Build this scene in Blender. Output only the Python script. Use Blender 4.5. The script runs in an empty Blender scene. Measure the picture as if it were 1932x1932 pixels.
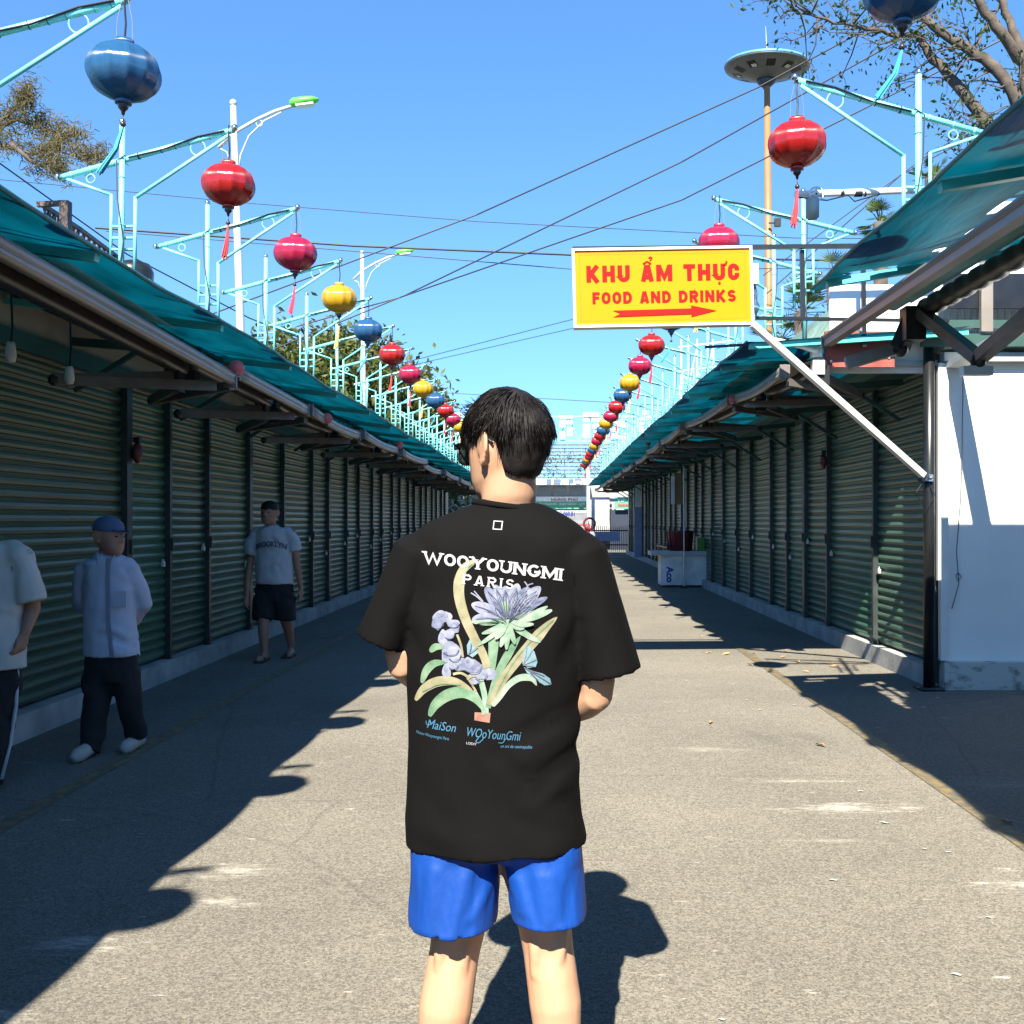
import bpy, bmesh, math, random
from mathutils import Vector, Matrix, Quaternion, noise
from mathutils.bvhtree import BVHTree
R = math.radians
rnd = random.Random(7)
sc = bpy.context.scene
COL = sc.collection

# ------------------------------------------------------------------ camera
CAM_H = 1.47
cd = bpy.data.cameras.new("camera"); cam = bpy.data.objects.new("camera", cd); COL.objects.link(cam)
cam.location = (0, 0, CAM_H); cam.rotation_euler = (R(90), 0, 0)
cd.sensor_width = 36; cd.lens = 36; cd.shift_x = -0.0378; cd.shift_y = 0.0088
cd.clip_start = 0.05; cd.clip_end = 2000
sc.camera = cam
# ------------------------------------------------------------------ light
SUN_DIR = Vector((0.18, 1.05, -1.0)).normalized()
EL = math.asin(-SUN_DIR.z)
AZ = math.atan2(-SUN_DIR.x, -SUN_DIR.y)   # bearing of the sun, behind the camera
w = bpy.data.worlds.new("World"); sc.world = w; w.use_nodes = True
nt = w.node_tree; bg = nt.nodes["Background"]
sky = nt.nodes.new("ShaderNodeTexSky"); sky.sky_type = 'NISHITA'; sky.sun_disc = False
sky.sun_elevation = EL; sky.sun_rotation = AZ
sky.air_density = 1.0; sky.dust_density = 0.0; sky.ozone_density = 3.5; sky.altitude = 0
hs = nt.nodes.new("ShaderNodeHueSaturation"); hs.inputs['Saturation'].default_value = 1.18
tcw = nt.nodes.new("ShaderNodeTexCoord"); vma = nt.nodes.new("ShaderNodeVectorMath"); vma.operation = 'ADD'; vma.inputs[1].default_value = (0, 0, .16)
vmn = nt.nodes.new("ShaderNodeVectorMath"); vmn.operation = 'NORMALIZE'
nt.links.new(tcw.outputs['Generated'], vma.inputs[0]); nt.links.new(vma.outputs[0], vmn.inputs[0]); nt.links.new(vmn.outputs[0], sky.inputs['Vector'])
nt.links.new(sky.outputs[0], hs.inputs['Color']); nt.links.new(hs.outputs[0], bg.inputs[0])
bg.inputs[1].default_value = 0.108
sd = bpy.data.lights.new("sun", 'SUN'); sd.energy = 5.0; sd.angle = R(0.53); sd.color = (1.0, 0.93, 0.80)
sun = bpy.data.objects.new("sun", sd); COL.objects.link(sun)
sun.rotation_euler = SUN_DIR.to_track_quat('-Z', 'Y').to_euler(); sun.location = (-3, -10, 12)
sc.view_settings.view_transform = 'Standard'; sc.view_settings.look = 'None'
sc.view_settings.exposure = 1.64; sc.view_settings.gamma = 1.0
sc.render.engine = 'CYCLES'
sc.cycles.max_bounces = 7; sc.cycles.transparent_max_bounces = 8
sc.cycles.use_denoising = True
sc.cycles.sample_clamp_indirect = 6.0

def P(px, py, D):
    """point of the place seen at a spot of the photo (1932 px wide), D metres down the street"""
    return Vector(((px - 1039) / 1932 * D, D, CAM_H + (983 - py) / 1932 * D))

# ------------------------------------------------------------------ materials
def pm(name, col, rough=.6, metal=0., var=.12, scale=6., bump=0., bscale=60., spec=.5, coat=0., stretch=(1, 1, 1), col2=None, dist=.01, coord='Object'):
    m = bpy.data.materials.new(name); m.use_nodes = True
    n = m.node_tree.nodes; l = m.node_tree.links; b = n["Principled BSDF"]
    tc = n.new("ShaderNodeTexCoord"); mp = n.new("ShaderNodeMapping"); mp.inputs['Scale'].default_value = stretch
    l.new(tc.outputs[coord], mp.inputs[0])
    no = n.new("ShaderNodeTexNoise"); no.inputs['Scale'].default_value = scale; no.inputs['Detail'].default_value = 6
    l.new(mp.outputs[0], no.inputs['Vector'])
    cr = n.new("ShaderNodeValToRGB")
    c2 = col2 if col2 else tuple(min(1, c * (1 + var)) for c in col)
    c1 = col if col2 else tuple(c * (1 - var) for c in col)
    cr.color_ramp.elements[0].position = .3; cr.color_ramp.elements[1].position = .7
    cr.color_ramp.elements[0].color = (*c1, 1); cr.color_ramp.elements[1].color = (*c2, 1)
    l.new(no.outputs[0], cr.inputs[0]); l.new(cr.outputs[0], b.inputs['Base Color'])
    b.inputs['Roughness'].default_value = rough; b.inputs['Metallic'].default_value = metal
    b.inputs['Specular IOR Level'].default_value = spec
    b.inputs['Coat Weight'].default_value = coat
    if bump:
        n2 = n.new("ShaderNodeTexNoise"); n2.inputs['Scale'].default_value = bscale; n2.inputs['Detail'].default_value = 4
        l.new(mp.outputs[0], n2.inputs['Vector'])
        bp = n.new("ShaderNodeBump"); bp.inputs['Strength'].default_value = bump; bp.inputs['Distance'].default_value = dist
        l.new(n2.outputs[0], bp.inputs['Height']); l.new(bp.outputs[0], b.inputs['Normal'])
    return m

def translucent(name, col, tcol, mix=.5, rough=.5, scale=3., var=.25, stretch=(1, 1, 1), bump=0, gloss=0.):
    m = pm(name, col, rough, 0, var, scale, bump, 12, spec=.3, stretch=stretch)
    n = m.node_tree.nodes; l = m.node_tree.links
    tr = n.new("ShaderNodeBsdfTranslucent"); mx = n.new("ShaderNodeMixShader"); mx.inputs[0].default_value = mix
    b = n["Principled BSDF"]; out = n["Material Output"]
    cr = [x for x in n if x.type == 'VALTORGB'][0]
    mul = n.new("ShaderNodeMix"); mul.data_type = 'RGBA'; mul.blend_type = 'MULTIPLY'; mul.inputs[0].default_value = 1
    mul.inputs[7].default_value = (*tcol, 1)
    sc_ = n.new("ShaderNodeMix"); sc_.data_type = 'RGBA'; sc_.blend_type = 'DIVIDE'; sc_.inputs[0].default_value = 1; sc_.inputs[7].default_value = (*[max(c, .02) for c in col], 1)
    l.new(cr.outputs[0], sc_.inputs[6]); l.new(sc_.outputs[2], mul.inputs[6]); l.new(mul.outputs[2], tr.inputs[0])
    l.new(b.outputs[0], mx.inputs[1]); l.new(tr.outputs[0], mx.inputs[2]); l.new(mx.outputs[0], out.inputs[0])
    return m

M = {}
M['turq'] = pm('turquoise_paint', (.20, .62, .60), .35, 0, .10, 14, spec=.5)
M['teal_rafter'] = pm('teal_paint', (.09, .50, .46), .4)
M['dkgreen'] = pm('dark_green_paint', (.03, .075, .06), .45)
M['chrome'] = pm('steel_ball', (.55, .55, .55), .18, 1)
M['cablewire'] = pm('black_cable', (.012, .014, .02), .5)
M['thinwire'] = pm('grey_wire', (.12, .13, .14), .5)
M['shutter'] = pm('green_shutter_paint', (.046, .115, .070), .34, 0, .22, 2.2, .05, 40, stretch=(1, .6, 5))
M['shutter2'] = pm('weathered_shutter_paint', (.062, .118, .074), .38, 0, .25, 2.5, .05, 40, stretch=(1, .6, 5))
M['post'] = pm('dark_post_paint', (.035, .045, .043), .4, 0, .3, 5)
M['blackpost'] = pm('black_steel', (.012, .013, .014), .3, 0, .3, 8)
M['concrete'] = pm('plinth_concrete', (.33, .33, .31), .85, 0, .3, 3.5, .3, 30)
M['fascia'] = pm('cream_board', (.36, .31, .25), .7, 0, .18, 3)
M['wallin'] = pm('shed_wall', (.28, .25, .21), .8, 0, .2, 2)
M['roof'] = pm('roof_sheet', (.10, .22, .20), .5, 0, .2, 3)
M['tarp'] = translucent('teal_tarp', (.004, .034, .050), (.002, .052, .074), .6, .45, 2.6, .55, (1.8, .45, 1), .6)
M['tarpedge'] = pm('tarp_hem', (.02, .16, .17), .5)
M['awning'] = pm('awning_cloth', (.30, .27, .23), .8, 0, .12, 4, .1, 20)
M['awnstripe'] = translucent('striped_cloth', (.30, .42, .34), (.30, .45, .36), .4, .6, 3)
M['alu'] = pm('awning_aluminium', (.25, .215, .18), .42, .25, .18, 4, stretch=(1, .3, 1))
M['arm'] = pm('awning_arm_metal', (.17, .15, .13), .45, .3, .2, 8)
M['darkplastic'] = pm('black_plastic', (.013, .013, .014), .4)
M['ribbed'] = pm('ribbed_black_cover', (.02, .02, .02), .35)
M['white'] = pm('white_paint', (.80, .79, .75), .6, 0, .05, 1.6, .05, 30)
M['dirtywhite'] = pm('stained_white_paint', (.68, .67, .63), .7, 0, .22, 4)
M['greytrim'] = pm('grey_trim', (.42, .45, .43), .6)
M['mold'] = pm('mouldy_plinth_paint', (.50, .50, .46), .8, 0, .1, 7, col2=(.13, .14, .12), stretch=(1, 1, 1.6))
M['mold'].node_tree.nodes['Color Ramp'].color_ramp.elements[0].position = .52
M['mold'].node_tree.nodes['Color Ramp'].color_ramp.elements[1].position = .68
M['redboard'] = pm('worn_red_board', (.20, .032, .022), .7, 0, .1, 7, col2=(.30, .085, .065))
M['yellow'] = pm('sign_yellow', (.60, .225, .003), .45, 0, .03, 3)
M['signred'] = pm('sign_red', (.25, .006, .004), .6, 0, .05, 3)
for k_ in ('yellow', 'signred'): M[k_].node_tree.nodes['Principled BSDF'].inputs['Specular IOR Level'].default_value = .12
M['signframe'] = pm('sign_frame_white', (.74, .73, .70), .4, 0, .08, 6)
M['galv'] = pm('pale_steel', (.62, .63, .60), .38, .35, .15, 9)
M['orange'] = pm('orange_paint', (.27, .135, .052), .5, 0, .10, 1.5)
M['ufogrey'] = pm('saucer_grey', (.075, .085, .078), .5, 0, .2, 1.2)
M['ufoblue'] = pm('saucer_blue', (.10, .26, .38), .4)
M['glassy'] = pm('clear_dome', (.55, .68, .78), .12, 0, .1, 2)
M['lampgreen'] = pm('lamp_green', (.10, .46, .05), .4)
M['lampwhite'] = pm('lamp_pole_white', (.42, .42, .39), .4, 0, .08, 4)
M['pink'] = translucent('pink_globe', (.88, .22, .22), (.9, .3, .3), .4, .3)
M['bark'] = pm('tree_bark', (.075, .056, .042), .85, 0, .45, 9, .6, 40)
M['leaf'] = translucent('leaf_green', (.034, .058, .016), (.05, .09, .014), .35, .5, 1.3, .5)
M['leafbg'] = translucent('leaf_olive', (.085, .100, .024), (.11, .13, .02), .35, .5, 1.1, .55)
M['leafdark'] = translucent('leaf_dark', (.030, .060, .016), (.05, .09, .015), .3, .5, 1.3, .5)
M['leafbrown'] = translucent('needle_brown', (.105, .085, .034), (.14, .11, .03), .3, .6, 1.3, .4)
M['palm'] = translucent('palm_leaf', (.085, .125, .04), (.10, .15, .03), .3, .5, 2, .5)
M['truss'] = pm('rusty_truss_steel', (.07, .05, .045), .6, .2, .5, 6)
M['greywall'] = pm('grey_block_wall', (.32, .32, .31), .8, 0, .3, 2.5)
M['signgreen'] = pm('shop_sign_green', (.09, .38, .20), .5)
M['signwhite'] = pm('shop_sign_white', (.78, .80, .74), .5)
M['standgrey'] = pm('stand_grey', (.17, .20, .21), .5)
M['navy'] = pm('dark_navy', (.018, .026, .045), .5)
M['plateblue'] = pm('plate_blue', (.03, .05, .35), .5)
M['truckgrey'] = pm('truck_grey', (.40, .41, .42), .45, .1, .15, 2)
M['red'] = pm('red_paint', (.42, .03, .03), .45)
M['bluepanel'] = pm('blue_grey_panel', (.23, .27, .40), .5)
M['maroon'] = pm('maroon_plastic', (.11, .014, .014), .4)
M['green'] = pm('green_plastic', (.05, .22, .03), .4)
M['cardboard'] = pm('brown_board', (.26, .14, .05), .75, 0, .2, 6)
M['yellowline'] = pm('yellow_road_paint', (.34, .235, .06), .8, 0, .5, 9, stretch=(1, 1, 1))
M['leaflitter'] = pm('dry_leaf', (.36, .22, .09), .7, 0, .4, 40)
M['paper'] = pm('paper_scrap', (.42, .40, .36), .7)
# people
M['skin'] = pm('skin', (.45, .245, .145), .5, 0, .07, 16, .06, 120, spec=.35, dist=.002, col2=(.47, .285, .185))
M['skin'].node_tree.nodes['Principled BSDF'].inputs['Subsurface Weight'].default_value = .08
M['skin'].node_tree.nodes['Principled BSDF'].inputs['Subsurface Radius'].default_value = (.012, .005, .003)
M['skindark'] = pm('tanned_skin', (.30, .15, .095), .55, 0, .1, 12, .05, 90)
M['hair'] = pm('black_hair', (.009, .0065, .0055), .6, 0, .5, 60, .4, 300, spec=.25, dist=.003, stretch=(1, 1, .25))
M['strand'] = pm('hair_strand', (.007, .0052, .0042), .5, 0, .7, 25, spec=.22)
M['lens'] = pm('sunglass_lens', (.02, .035, .032), .06, 0, .1, 3, spec=.9)
M['blacktee'] = pm('black_cotton', (.0032, .0030, .0029), .9, 0, .2, 7, .35, 420, spec=.12, dist=.0012)
M['blueshort'] = pm('blue_nylon', (.003, .050, .275), .58, 0, .12, 6, .45, 16, spec=.4, dist=.014, stretch=(1, 1, .55))
M['whitecotton'] = pm('white_cotton', (.43, .43, .44), .85, 0, .06, 8, .2, 18, dist=.01)
M['paleblue'] = pm('pale_blue_cotton', (.38, .41, .49), .85, 0, .06, 8, .25, 16, dist=.012)
M['cream'] = pm('cream_cotton', (.44, .43, .39), .85, 0, .06, 8, .2, 16, dist=.01)
M['blackcloth'] = pm('black_trousers', (.010, .010, .011), .9, 0, .2, 7, .2, 20)
M['capblue'] = pm('blue_cap', (.065, .10, .18), .8, 0, .1, 20)
M['shoewhite'] = pm('white_shoe', (.36, .345, .30), .6)
M['sandal'] = pm('brown_sandal', (.05, .03, .02), .6)
M['collargreen'] = pm('green_collar', (.02, .10, .035), .8)
M['pwhite'] = pm('print_white', (.34, .34, .34), .8, 0, .03, 30)
M['pcream'] = pm('print_cream', (.16, .145, .075), .8, 0, .1, 34, col2=(.27, .25, .16))
M['pgreen'] = pm('print_green', (.045, .125, .065), .8, 0, .1, 34, col2=(.17, .25, .16))
M['pmint'] = pm('print_mint', (.10, .20, .125), .8, 0, .1, 40, col2=(.27, .31, .26))
M['plav'] = pm('print_lavender', (.068, .082, .145), .8, 0, .1, 44, col2=(.19, .205, .275))
M['plav2'] = pm('print_pale_lavender', (.115, .13, .19), .8, 0, .1, 44, col2=(.26, .27, .32))
M['pcyan'] = pm('print_cyan', (.065, .17, .21), .8, 0, .1, 40, col2=(.19, .27, .29))
M['psky'] = pm('print_sky', (.035, .13, .22), .8)
M['psalmon'] = pm('print_salmon', (.22, .075, .05), .8, 0, .1, 40, col2=(.27, .16, .12))
M['pink'] = M['pink']
M['vein'] = pm('print_petal_vein', (.040, .048, .095), .8)
M['pink_ink'] = pm('print_grey_ink', (.10, .11, .15), .7)
def addthreads(m):
    n = m.node_tree.nodes; l = m.node_tree.links; b = n['Principled BSDF']
    tc = n.new('ShaderNodeTexCoord'); mp = n.new('ShaderNodeMapping'); mp.inputs['Scale'].default_value = (1, 1, .02); l.new(tc.outputs['Object'], mp.inputs[0])
    t = n.new('ShaderNodeTexNoise'); t.inputs['Scale'].default_value = 130; t.inputs['Detail'].default_value = 2; l.new(mp.outputs[0], t.inputs['Vector'])
    t2 = n.new('ShaderNodeTexNoise'); t2.inputs['Scale'].default_value = 7; t2.inputs['Detail'].default_value = 1; l.new(tc.outputs['Object'], t2.inputs['Vector'])
    bp = n.new('ShaderNodeBump'); bp.inputs['Strength'].default_value = 1; bp.inputs['Distance'].default_value = .0010; l.new(t.outputs[0], bp.inputs['Height'])
    b2 = n.new('ShaderNodeBump'); b2.inputs['Strength'].default_value = .3; b2.inputs['Distance'].default_value = .006; l.new(t2.outputs[0], b2.inputs['Height']); l.new(bp.outputs[0], b2.inputs['Normal'])
    l.new(b2.outputs[0], b.inputs['Normal'])
for nm, c, tc_ in (('lblue', (.020, .085, .19), (.03, .12, .28)), ('lred', (.34, .010, .008), (.5, .02, .012)), ('lcrim', (.34, .010, .045), (.5, .02, .07)), ('lyel', (.50, .28, .008), (.62, .36, .02))):
    m = translucent('silk_' + nm, c, tc_, .18, .27, 26, .10, (1, 1, .06), 0)
    addthreads(m)
    b = m.node_tree.nodes['Principled BSDF']; b.inputs['Anisotropic'].default_value = 1.0; b.inputs['Specular IOR Level'].default_value = .9
    
    M[nm] = m
M['tblue'] = pm('tassel_teal', (.03, .28, .36), .7); M['tred'] = pm('tassel_red', (.50, .03, .04), .7)
M['tcrim'] = pm('tassel_crimson', (.50, .03, .07), .7); M['tyel'] = pm('tassel_yellow', (.66, .50, .12), .7)
M['wood'] = pm('dark_turned_wood', (.045, .018, .012), .3)

for nm in ('shutter', 'shutter2'):
    n = M[nm].node_tree.nodes; l = M[nm].node_tree.links; oi = n.new('ShaderNodeObjectInfo'); mr = n.new('ShaderNodeMapRange'); mr.inputs[3].default_value = .72; mr.inputs[4].default_value = 1.3
    l.new(oi.outputs['Random'], mr.inputs[0]); mx = n.new('ShaderNodeMix'); mx.data_type = 'RGBA'; mx.blend_type = 'MULTIPLY'; mx.inputs[0].default_value = 1
    l.new(n['Color Ramp'].outputs[0], mx.inputs[6]); l.new(mr.outputs[0], mx.inputs[7]); l.new(mx.outputs[2], n['Principled BSDF'].inputs['Base Color'])
def asphalt():
    m = bpy.data.materials.new('asphalt'); m.use_nodes = True
    n = m.node_tree.nodes; l = m.node_tree.links; b = n["Principled BSDF"]
    tc = n.new("ShaderNodeTexCoord")
    def noise_(scale, det=5, st=None, rough=.6):
        t = n.new("ShaderNodeTexNoise"); t.inputs['Scale'].default_value = scale; t.inputs['Detail'].default_value = det; t.inputs['Roughness'].default_value = rough
        if st:
            mp = n.new("ShaderNodeMapping"); mp.inputs['Scale'].default_value = st; l.new(tc.outputs['Object'], mp.inputs[0]); l.new(mp.outputs[0], t.inputs['Vector'])
        else: l.new(tc.outputs['Object'], t.inputs['Vector'])
        return t
    def ramp(src, p0, c0, p1, c1):
        r = n.new("ShaderNodeValToRGB"); r.color_ramp.elements[0].position = p0; r.color_ramp.elements[1].position = p1
        r.color_ramp.elements[0].color = (*c0, 1); r.color_ramp.elements[1].color = (*c1, 1); l.new(src, r.inputs[0]); return r
    def mix(a, b_, f, mode='MIX'):
        x = n.new("ShaderNodeMix"); x.data_type = 'RGBA'; x.blend_type = mode
        if hasattr(f, 'links'): l.new(f, x.inputs[0])
        else: x.inputs[0].default_value = f
        for k, v in ((6, a), (7, b_)):
            if hasattr(v, 'links'): l.new(v, x.inputs[k])
            else: x.inputs[k].default_value = (*v, 1)
        return x.outputs[2]
    big = ramp(noise_(.55, 6).outputs[0], .3, (.100, .092, .077), .7, (.140, .129, .108)).outputs[0]
    vo = n.new("ShaderNodeTexVoronoi"); vo.inputs['Scale'].default_value = 130; l.new(tc.outputs['Object'], vo.inputs['Vector'])
    sep = n.new("ShaderNodeSeparateColor"); l.new(vo.outputs['Color'], sep.inputs[0])
    grain = ramp(sep.outputs[0], .0, (.62, .62, .62), 1., (1.36, 1.35, 1.32)).outputs[0]
    c = mix(big, grain, 1., 'MULTIPLY')
    fine = ramp(noise_(240, 3).outputs[0], .36, (.6, .6, .6), .64, (1.35, 1.35, 1.33)).outputs[0]
    c = mix(c, fine, .8, 'MULTIPLY')
    # worn pale scuffs that run across the street, tyre-dark patches
    sc1 = ramp(noise_(1.0, 8, (.8, 4.5, 1), .7).outputs[0], .66, (0, 0, 0), .74, (1, 1, 1)).outputs[0]
    br = ramp(noise_(38, 4, (.5, 1.6, 1)).outputs[0], .42, (0, 0, 0), .6, (1, 1, 1)).outputs[0]
    f = mix(sc1, br, 1., 'MULTIPLY')
    bw = n.new("ShaderNodeMath"); bw.operation = 'MULTIPLY'; bw.inputs[1].default_value = .22; l.new(f, bw.inputs[0])
    c = mix(c, (.34, .32, .28), bw.outputs[0])
    dk = ramp(noise_(.9, 5, (1, .5, 1)).outputs[0], .60, (0, 0, 0), .72, (1, 1, 1)).outputs[0]
    d2 = n.new("ShaderNodeMath"); d2.operation = 'MULTIPLY'; d2.inputs[1].default_value = .42; l.new(dk, d2.inputs[0])
    c = mix(c, (.045, .042, .038), d2.outputs[0])
    sp_ = ramp(noise_(4.2, 3).outputs[0], .70, (0, 0, 0), .76, (1, 1, 1)).outputs[0]
    d3 = n.new("ShaderNodeMath"); d3.operation = 'MULTIPLY'; d3.inputs[1].default_value = .45; l.new(sp_, d3.inputs[0])
    c = mix(c, (.03, .03, .03), d3.outputs[0])
    vc = n.new("ShaderNodeTexVoronoi"); vc.feature = 'DISTANCE_TO_EDGE'; vc.inputs['Scale'].default_value = .33
    wob = n.new("ShaderNodeMix"); wob.data_type = 'VECTOR'; wob.inputs[0].default_value = .12; l.new(tc.outputs['Object'], wob.inputs[4]); l.new(noise_(1.7, 6).outputs['Color'], wob.inputs[5]); l.new(wob.outputs[1], vc.inputs['Vector'])
    cr_ = ramp(vc.outputs['Distance'], .0012, (1, 1, 1), .0035, (0, 0, 0)).outputs[0]
    d4 = n.new("ShaderNodeMath"); d4.operation = 'MULTIPLY'; d4.inputs[1].default_value = .28; l.new(cr_, d4.inputs[0])
    c = mix(c, (.028, .027, .026), d4.outputs[0])
    # worn paint patches in fixed spots of the street
    for (x, y, rx, ry, st) in ((1.55, 5.25, .62, .10, .95), (1.35, 5.8, .5, .06, .5), (2.0, 4.1, .42, .10, .95), (1.75, 3.45, .3, .06, .7), (-1.35, 4.3, .33, .10, .7), (-1.28, 3.95, .25, .05, .8), (-1.65, 3.55, .3, .09, .9), (-1.62, 3.05, .16, .05, .7), (1.3, 4.7, .4, .04, .4), (1.0, 6.6, .5, .07, .35), (2.55, 5.7, .5, .08, .4)):
        mp = n.new("ShaderNodeMapping"); mp.vector_type = 'TEXTURE'
        mp.inputs['Location'].default_value = (x, y, 0); mp.inputs['Scale'].default_value = (rx * 1.1, ry * 1.7, 1); l.new(tc.outputs['Object'], mp.inputs[0])
        gr = n.new("ShaderNodeTexGradient"); gr.gradient_type = 'SPHERICAL'; l.new(mp.outputs[0], gr.inputs[0])
        pn = noise_(9, 7, (.5, 2.2, 1), .75)
        ad = n.new("ShaderNodeMath"); ad.operation = 'MULTIPLY_ADD'; ad.inputs[1].default_value = .30; l.new(gr.outputs['Fac'], ad.inputs[0]); l.new(pn.outputs[0], ad.inputs[2])
        rr = ramp(ad.outputs[0], .63, (0, 0, 0), .82, (st * .8, st * .8, st * .8)).outputs[0]
        ff2 = mix(rr, br, .6, 'MULTIPLY')
        c = mix(c, (.38, .36, .31), ff2)
    l.new(c, b.inputs['Base Color']); b.inputs['Roughness'].default_value = .86; b.inputs['Specular IOR Level'].default_value = .25; b.inputs['Diffuse Roughness'].default_value = 1.0
    bp = n.new("ShaderNodeBump"); bp.inputs['Strength'].default_value = .5; bp.inputs['Distance'].default_value = .004
    l.new(vo.outputs['Distance'], bp.inputs['Height'])
    bp2 = n.new("ShaderNodeBump"); bp2.inputs['Strength'].default_value = .35; bp2.inputs['Distance'].default_value = .004
    l.new(noise_(160, 3).outputs[0], bp2.inputs['Height']); l.new(bp.outputs[0], bp2.inputs['Normal']); l.new(bp2.outputs[0], b.inputs['Normal'])
    return m
M['asphalt'] = asphalt()

# ------------------------------------------------------------------ helpers
def fin(name, bm, mat, parent=None, smooth=False, loc=None):
    me = bpy.data.meshes.new(name); bmesh.ops.recalc_face_normals(bm, faces=bm.faces); bm.to_mesh(me); bm.free()
    return fin_me(name, me, mat, parent, smooth, loc)
def fin_me(name, me, mat, parent=None, smooth=False, loc=None):
    o = bpy.data.objects.new(name, me); COL.objects.link(o)
    for mm in (mat if isinstance(mat, (list, tuple)) else [mat]): me.materials.append(mm)
    if smooth: me.polygons.foreach_set('use_smooth', [True] * len(me.polygons)); me.update()
    if parent: o.parent = parent; o.location = Vector(loc) if loc is not None else -parent.location
    elif loc is not None: o.location = loc
    return o
def tag(o, label=None, cat=None, group=None, kind=None):
    if label: o['label'] = label
    if cat: o['category'] = cat
    if group: o['group'] = group
    if kind: o['kind'] = kind
    return o
def thing(name, label, cat, loc=(0, 0, 0), group=None):
    o = bpy.data.objects.new(name, None); COL.objects.link(o); o.location = loc; o.empty_display_size = .1
    return tag(o, label, cat, group)
def dup(root, loc, label=None, group=None):
    r = root.copy(); COL.objects.link(r); r.location = loc
    if label: r['label'] = label
    if group: r['group'] = group
    for ch in list(root.children):
        c = ch.copy(); COL.objects.link(c); c.parent = r
        for g in ch.children:
            d = g.copy(); COL.objects.link(d); d.parent = c
    return r
def B(): return bmesh.new()
def box(bm, c, s, rot=None, mi=0):
    M4 = Matrix.Translation(c) @ (rot.to_4x4() if rot else Matrix.Identity(4)) @ Matrix.Diagonal((s[0], s[1], s[2], 1))
    g = bmesh.ops.create_cube(bm, size=1, matrix=M4)
    if mi:
        for f in {f for v in g['verts'] for f in v.link_faces}: f.material_index = mi
def bar(bm, a, b, w_, h_=None, up=Vector((0, 0, 1)), mi=0):
    """square bar from a to b"""
    a = Vector(a); b = Vector(b); d = b - a; h_ = h_ or w_
    z = d.normalized(); x = up.cross(z)
    if x.length < 1e-4: x = Vector((1, 0, 0))
    x.normalize(); y = z.cross(x)
    rot = Matrix((x, y, z)).transposed()
    box(bm, (a + b) / 2, (w_, h_, d.length), rot, mi)
def tube(bm, pts, r, seg=8, cap=True, mi=0):
    pts = [Vector(p) for p in pts]; n = len(pts); rr = r if isinstance(r, (list, tuple)) else [r] * n
    rings = []; prev = None
    for i, p in enumerate(pts):
        t = (pts[min(i + 1, n - 1)] - pts[max(i - 1, 0)])
        t = t.normalized() if t.length > 1e-9 else Vector((0, 0, 1))
        if prev is None:
            x = t.orthogonal().normalized()
        else:
            x = prev - t * prev.dot(t)
            x = x.normalized() if x.length > 1e-6 else t.orthogonal().normalized()
        prev = x; y = t.cross(x)
        ra = rr[i]
        ax, ay = (ra if isinstance(ra, (list, tuple)) else (ra, ra))
        rings.append([bm.verts.new(p + x * (ax * math.cos(k / seg * 2 * math.pi)) + y * (ay * math.sin(k / seg * 2 * math.pi))) for k in range(seg)])
    for i in range(n - 1):
        for k in range(seg):
            f = bm.faces.new((rings[i][k], rings[i][(k + 1) % seg], rings[i + 1][(k + 1) % seg], rings[i + 1][k])); f.material_index = mi
    if cap:
        for rg in (rings[0][::-1], rings[-1]):
            f = bm.faces.new(rg); f.material_index = mi
    return rings
def lathe(bm, prof, seg=16, c=(0, 0, 0), rib=0, mi=0):
    c = Vector(c); rings = []
    for (r, z) in prof:
        if r < 1e-5: rings.append([bm.verts.new(c + Vector((0, 0, z)))])
        else: rings.append([bm.verts.new(c + Vector((r * (1 - rib * abs(math.sin(k / seg * math.pi * 12 / 1))) * math.cos(k / seg * 2 * math.pi), r * (1 - rib * abs(math.sin(k / seg * math.pi * 12))) * math.sin(k / seg * 2 * math.pi), z))) for k in range(seg)])
    for a, b in zip(rings[:-1], rings[1:]):
        for k in range(seg):
            if len(a) == 1 and len(b) == 1: continue
            if len(a) == 1: f = bm.faces.new((a[0], b[(k + 1) % seg], b[k]))
            elif len(b) == 1: f = bm.faces.new((a[k], a[(k + 1) % seg], b[0]))
            else: f = bm.faces.new((a[k], a[(k + 1) % seg], b[(k + 1) % seg], b[k]))
            f.material_index = mi
    for rg in (rings[0], rings[-1]):
        if len(rg) > 2: bm.faces.new(rg if rg is rings[-1] else rg[::-1])
def ball(bm, c, r, seg=12, sc_=(1, 1, 1)):
    bmesh.ops.create_uvsphere(bm, u_segments=seg, v_segments=max(6, seg * 2 // 3), radius=r, matrix=Matrix.Translation(c) @ Matrix.Diagonal((*sc_, 1)))
def grid(bm, f, nu, nv, mi=0):
    vs = [[bm.verts.new(f(i / nu, j / nv)) for j in range(nv + 1)] for i in range(nu + 1)]
    for i in range(nu):
        for j in range(nv):
            q = bm.faces.new((vs[i][j], vs[i + 1][j], vs[i + 1][j + 1], vs[i][j + 1])); q.material_index = mi
    return vs
def loft(bm, rings, seg=24, cap=True):
    """rings: list of (cx,cy,cz,rx,ry[,expo]) horizontal super-ellipses"""
    rs = []
    for rg in rings:
        cx, cy, cz, rx, ry = rg[:5]; e = rg[5] if len(rg) > 5 else 2.0
        vs = []
        for k in range(seg):
            a = k / seg * 2 * math.pi; c_, s_ = math.cos(a), math.sin(a)
            vs.append(bm.verts.new((cx + rx * math.copysign(abs(c_) ** (2 / e), c_), cy + ry * math.copysign(abs(s_) ** (2 / e), s_), cz)))
        rs.append(vs)
    for a, b in zip(rs[:-1], rs[1:]):
        for k in range(seg): bm.faces.new((a[k], a[(k + 1) % seg], b[(k + 1) % seg], b[k]))
    if cap: bm.faces.new(rs[0][::-1]); bm.faces.new(rs[-1])
    return rs
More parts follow.
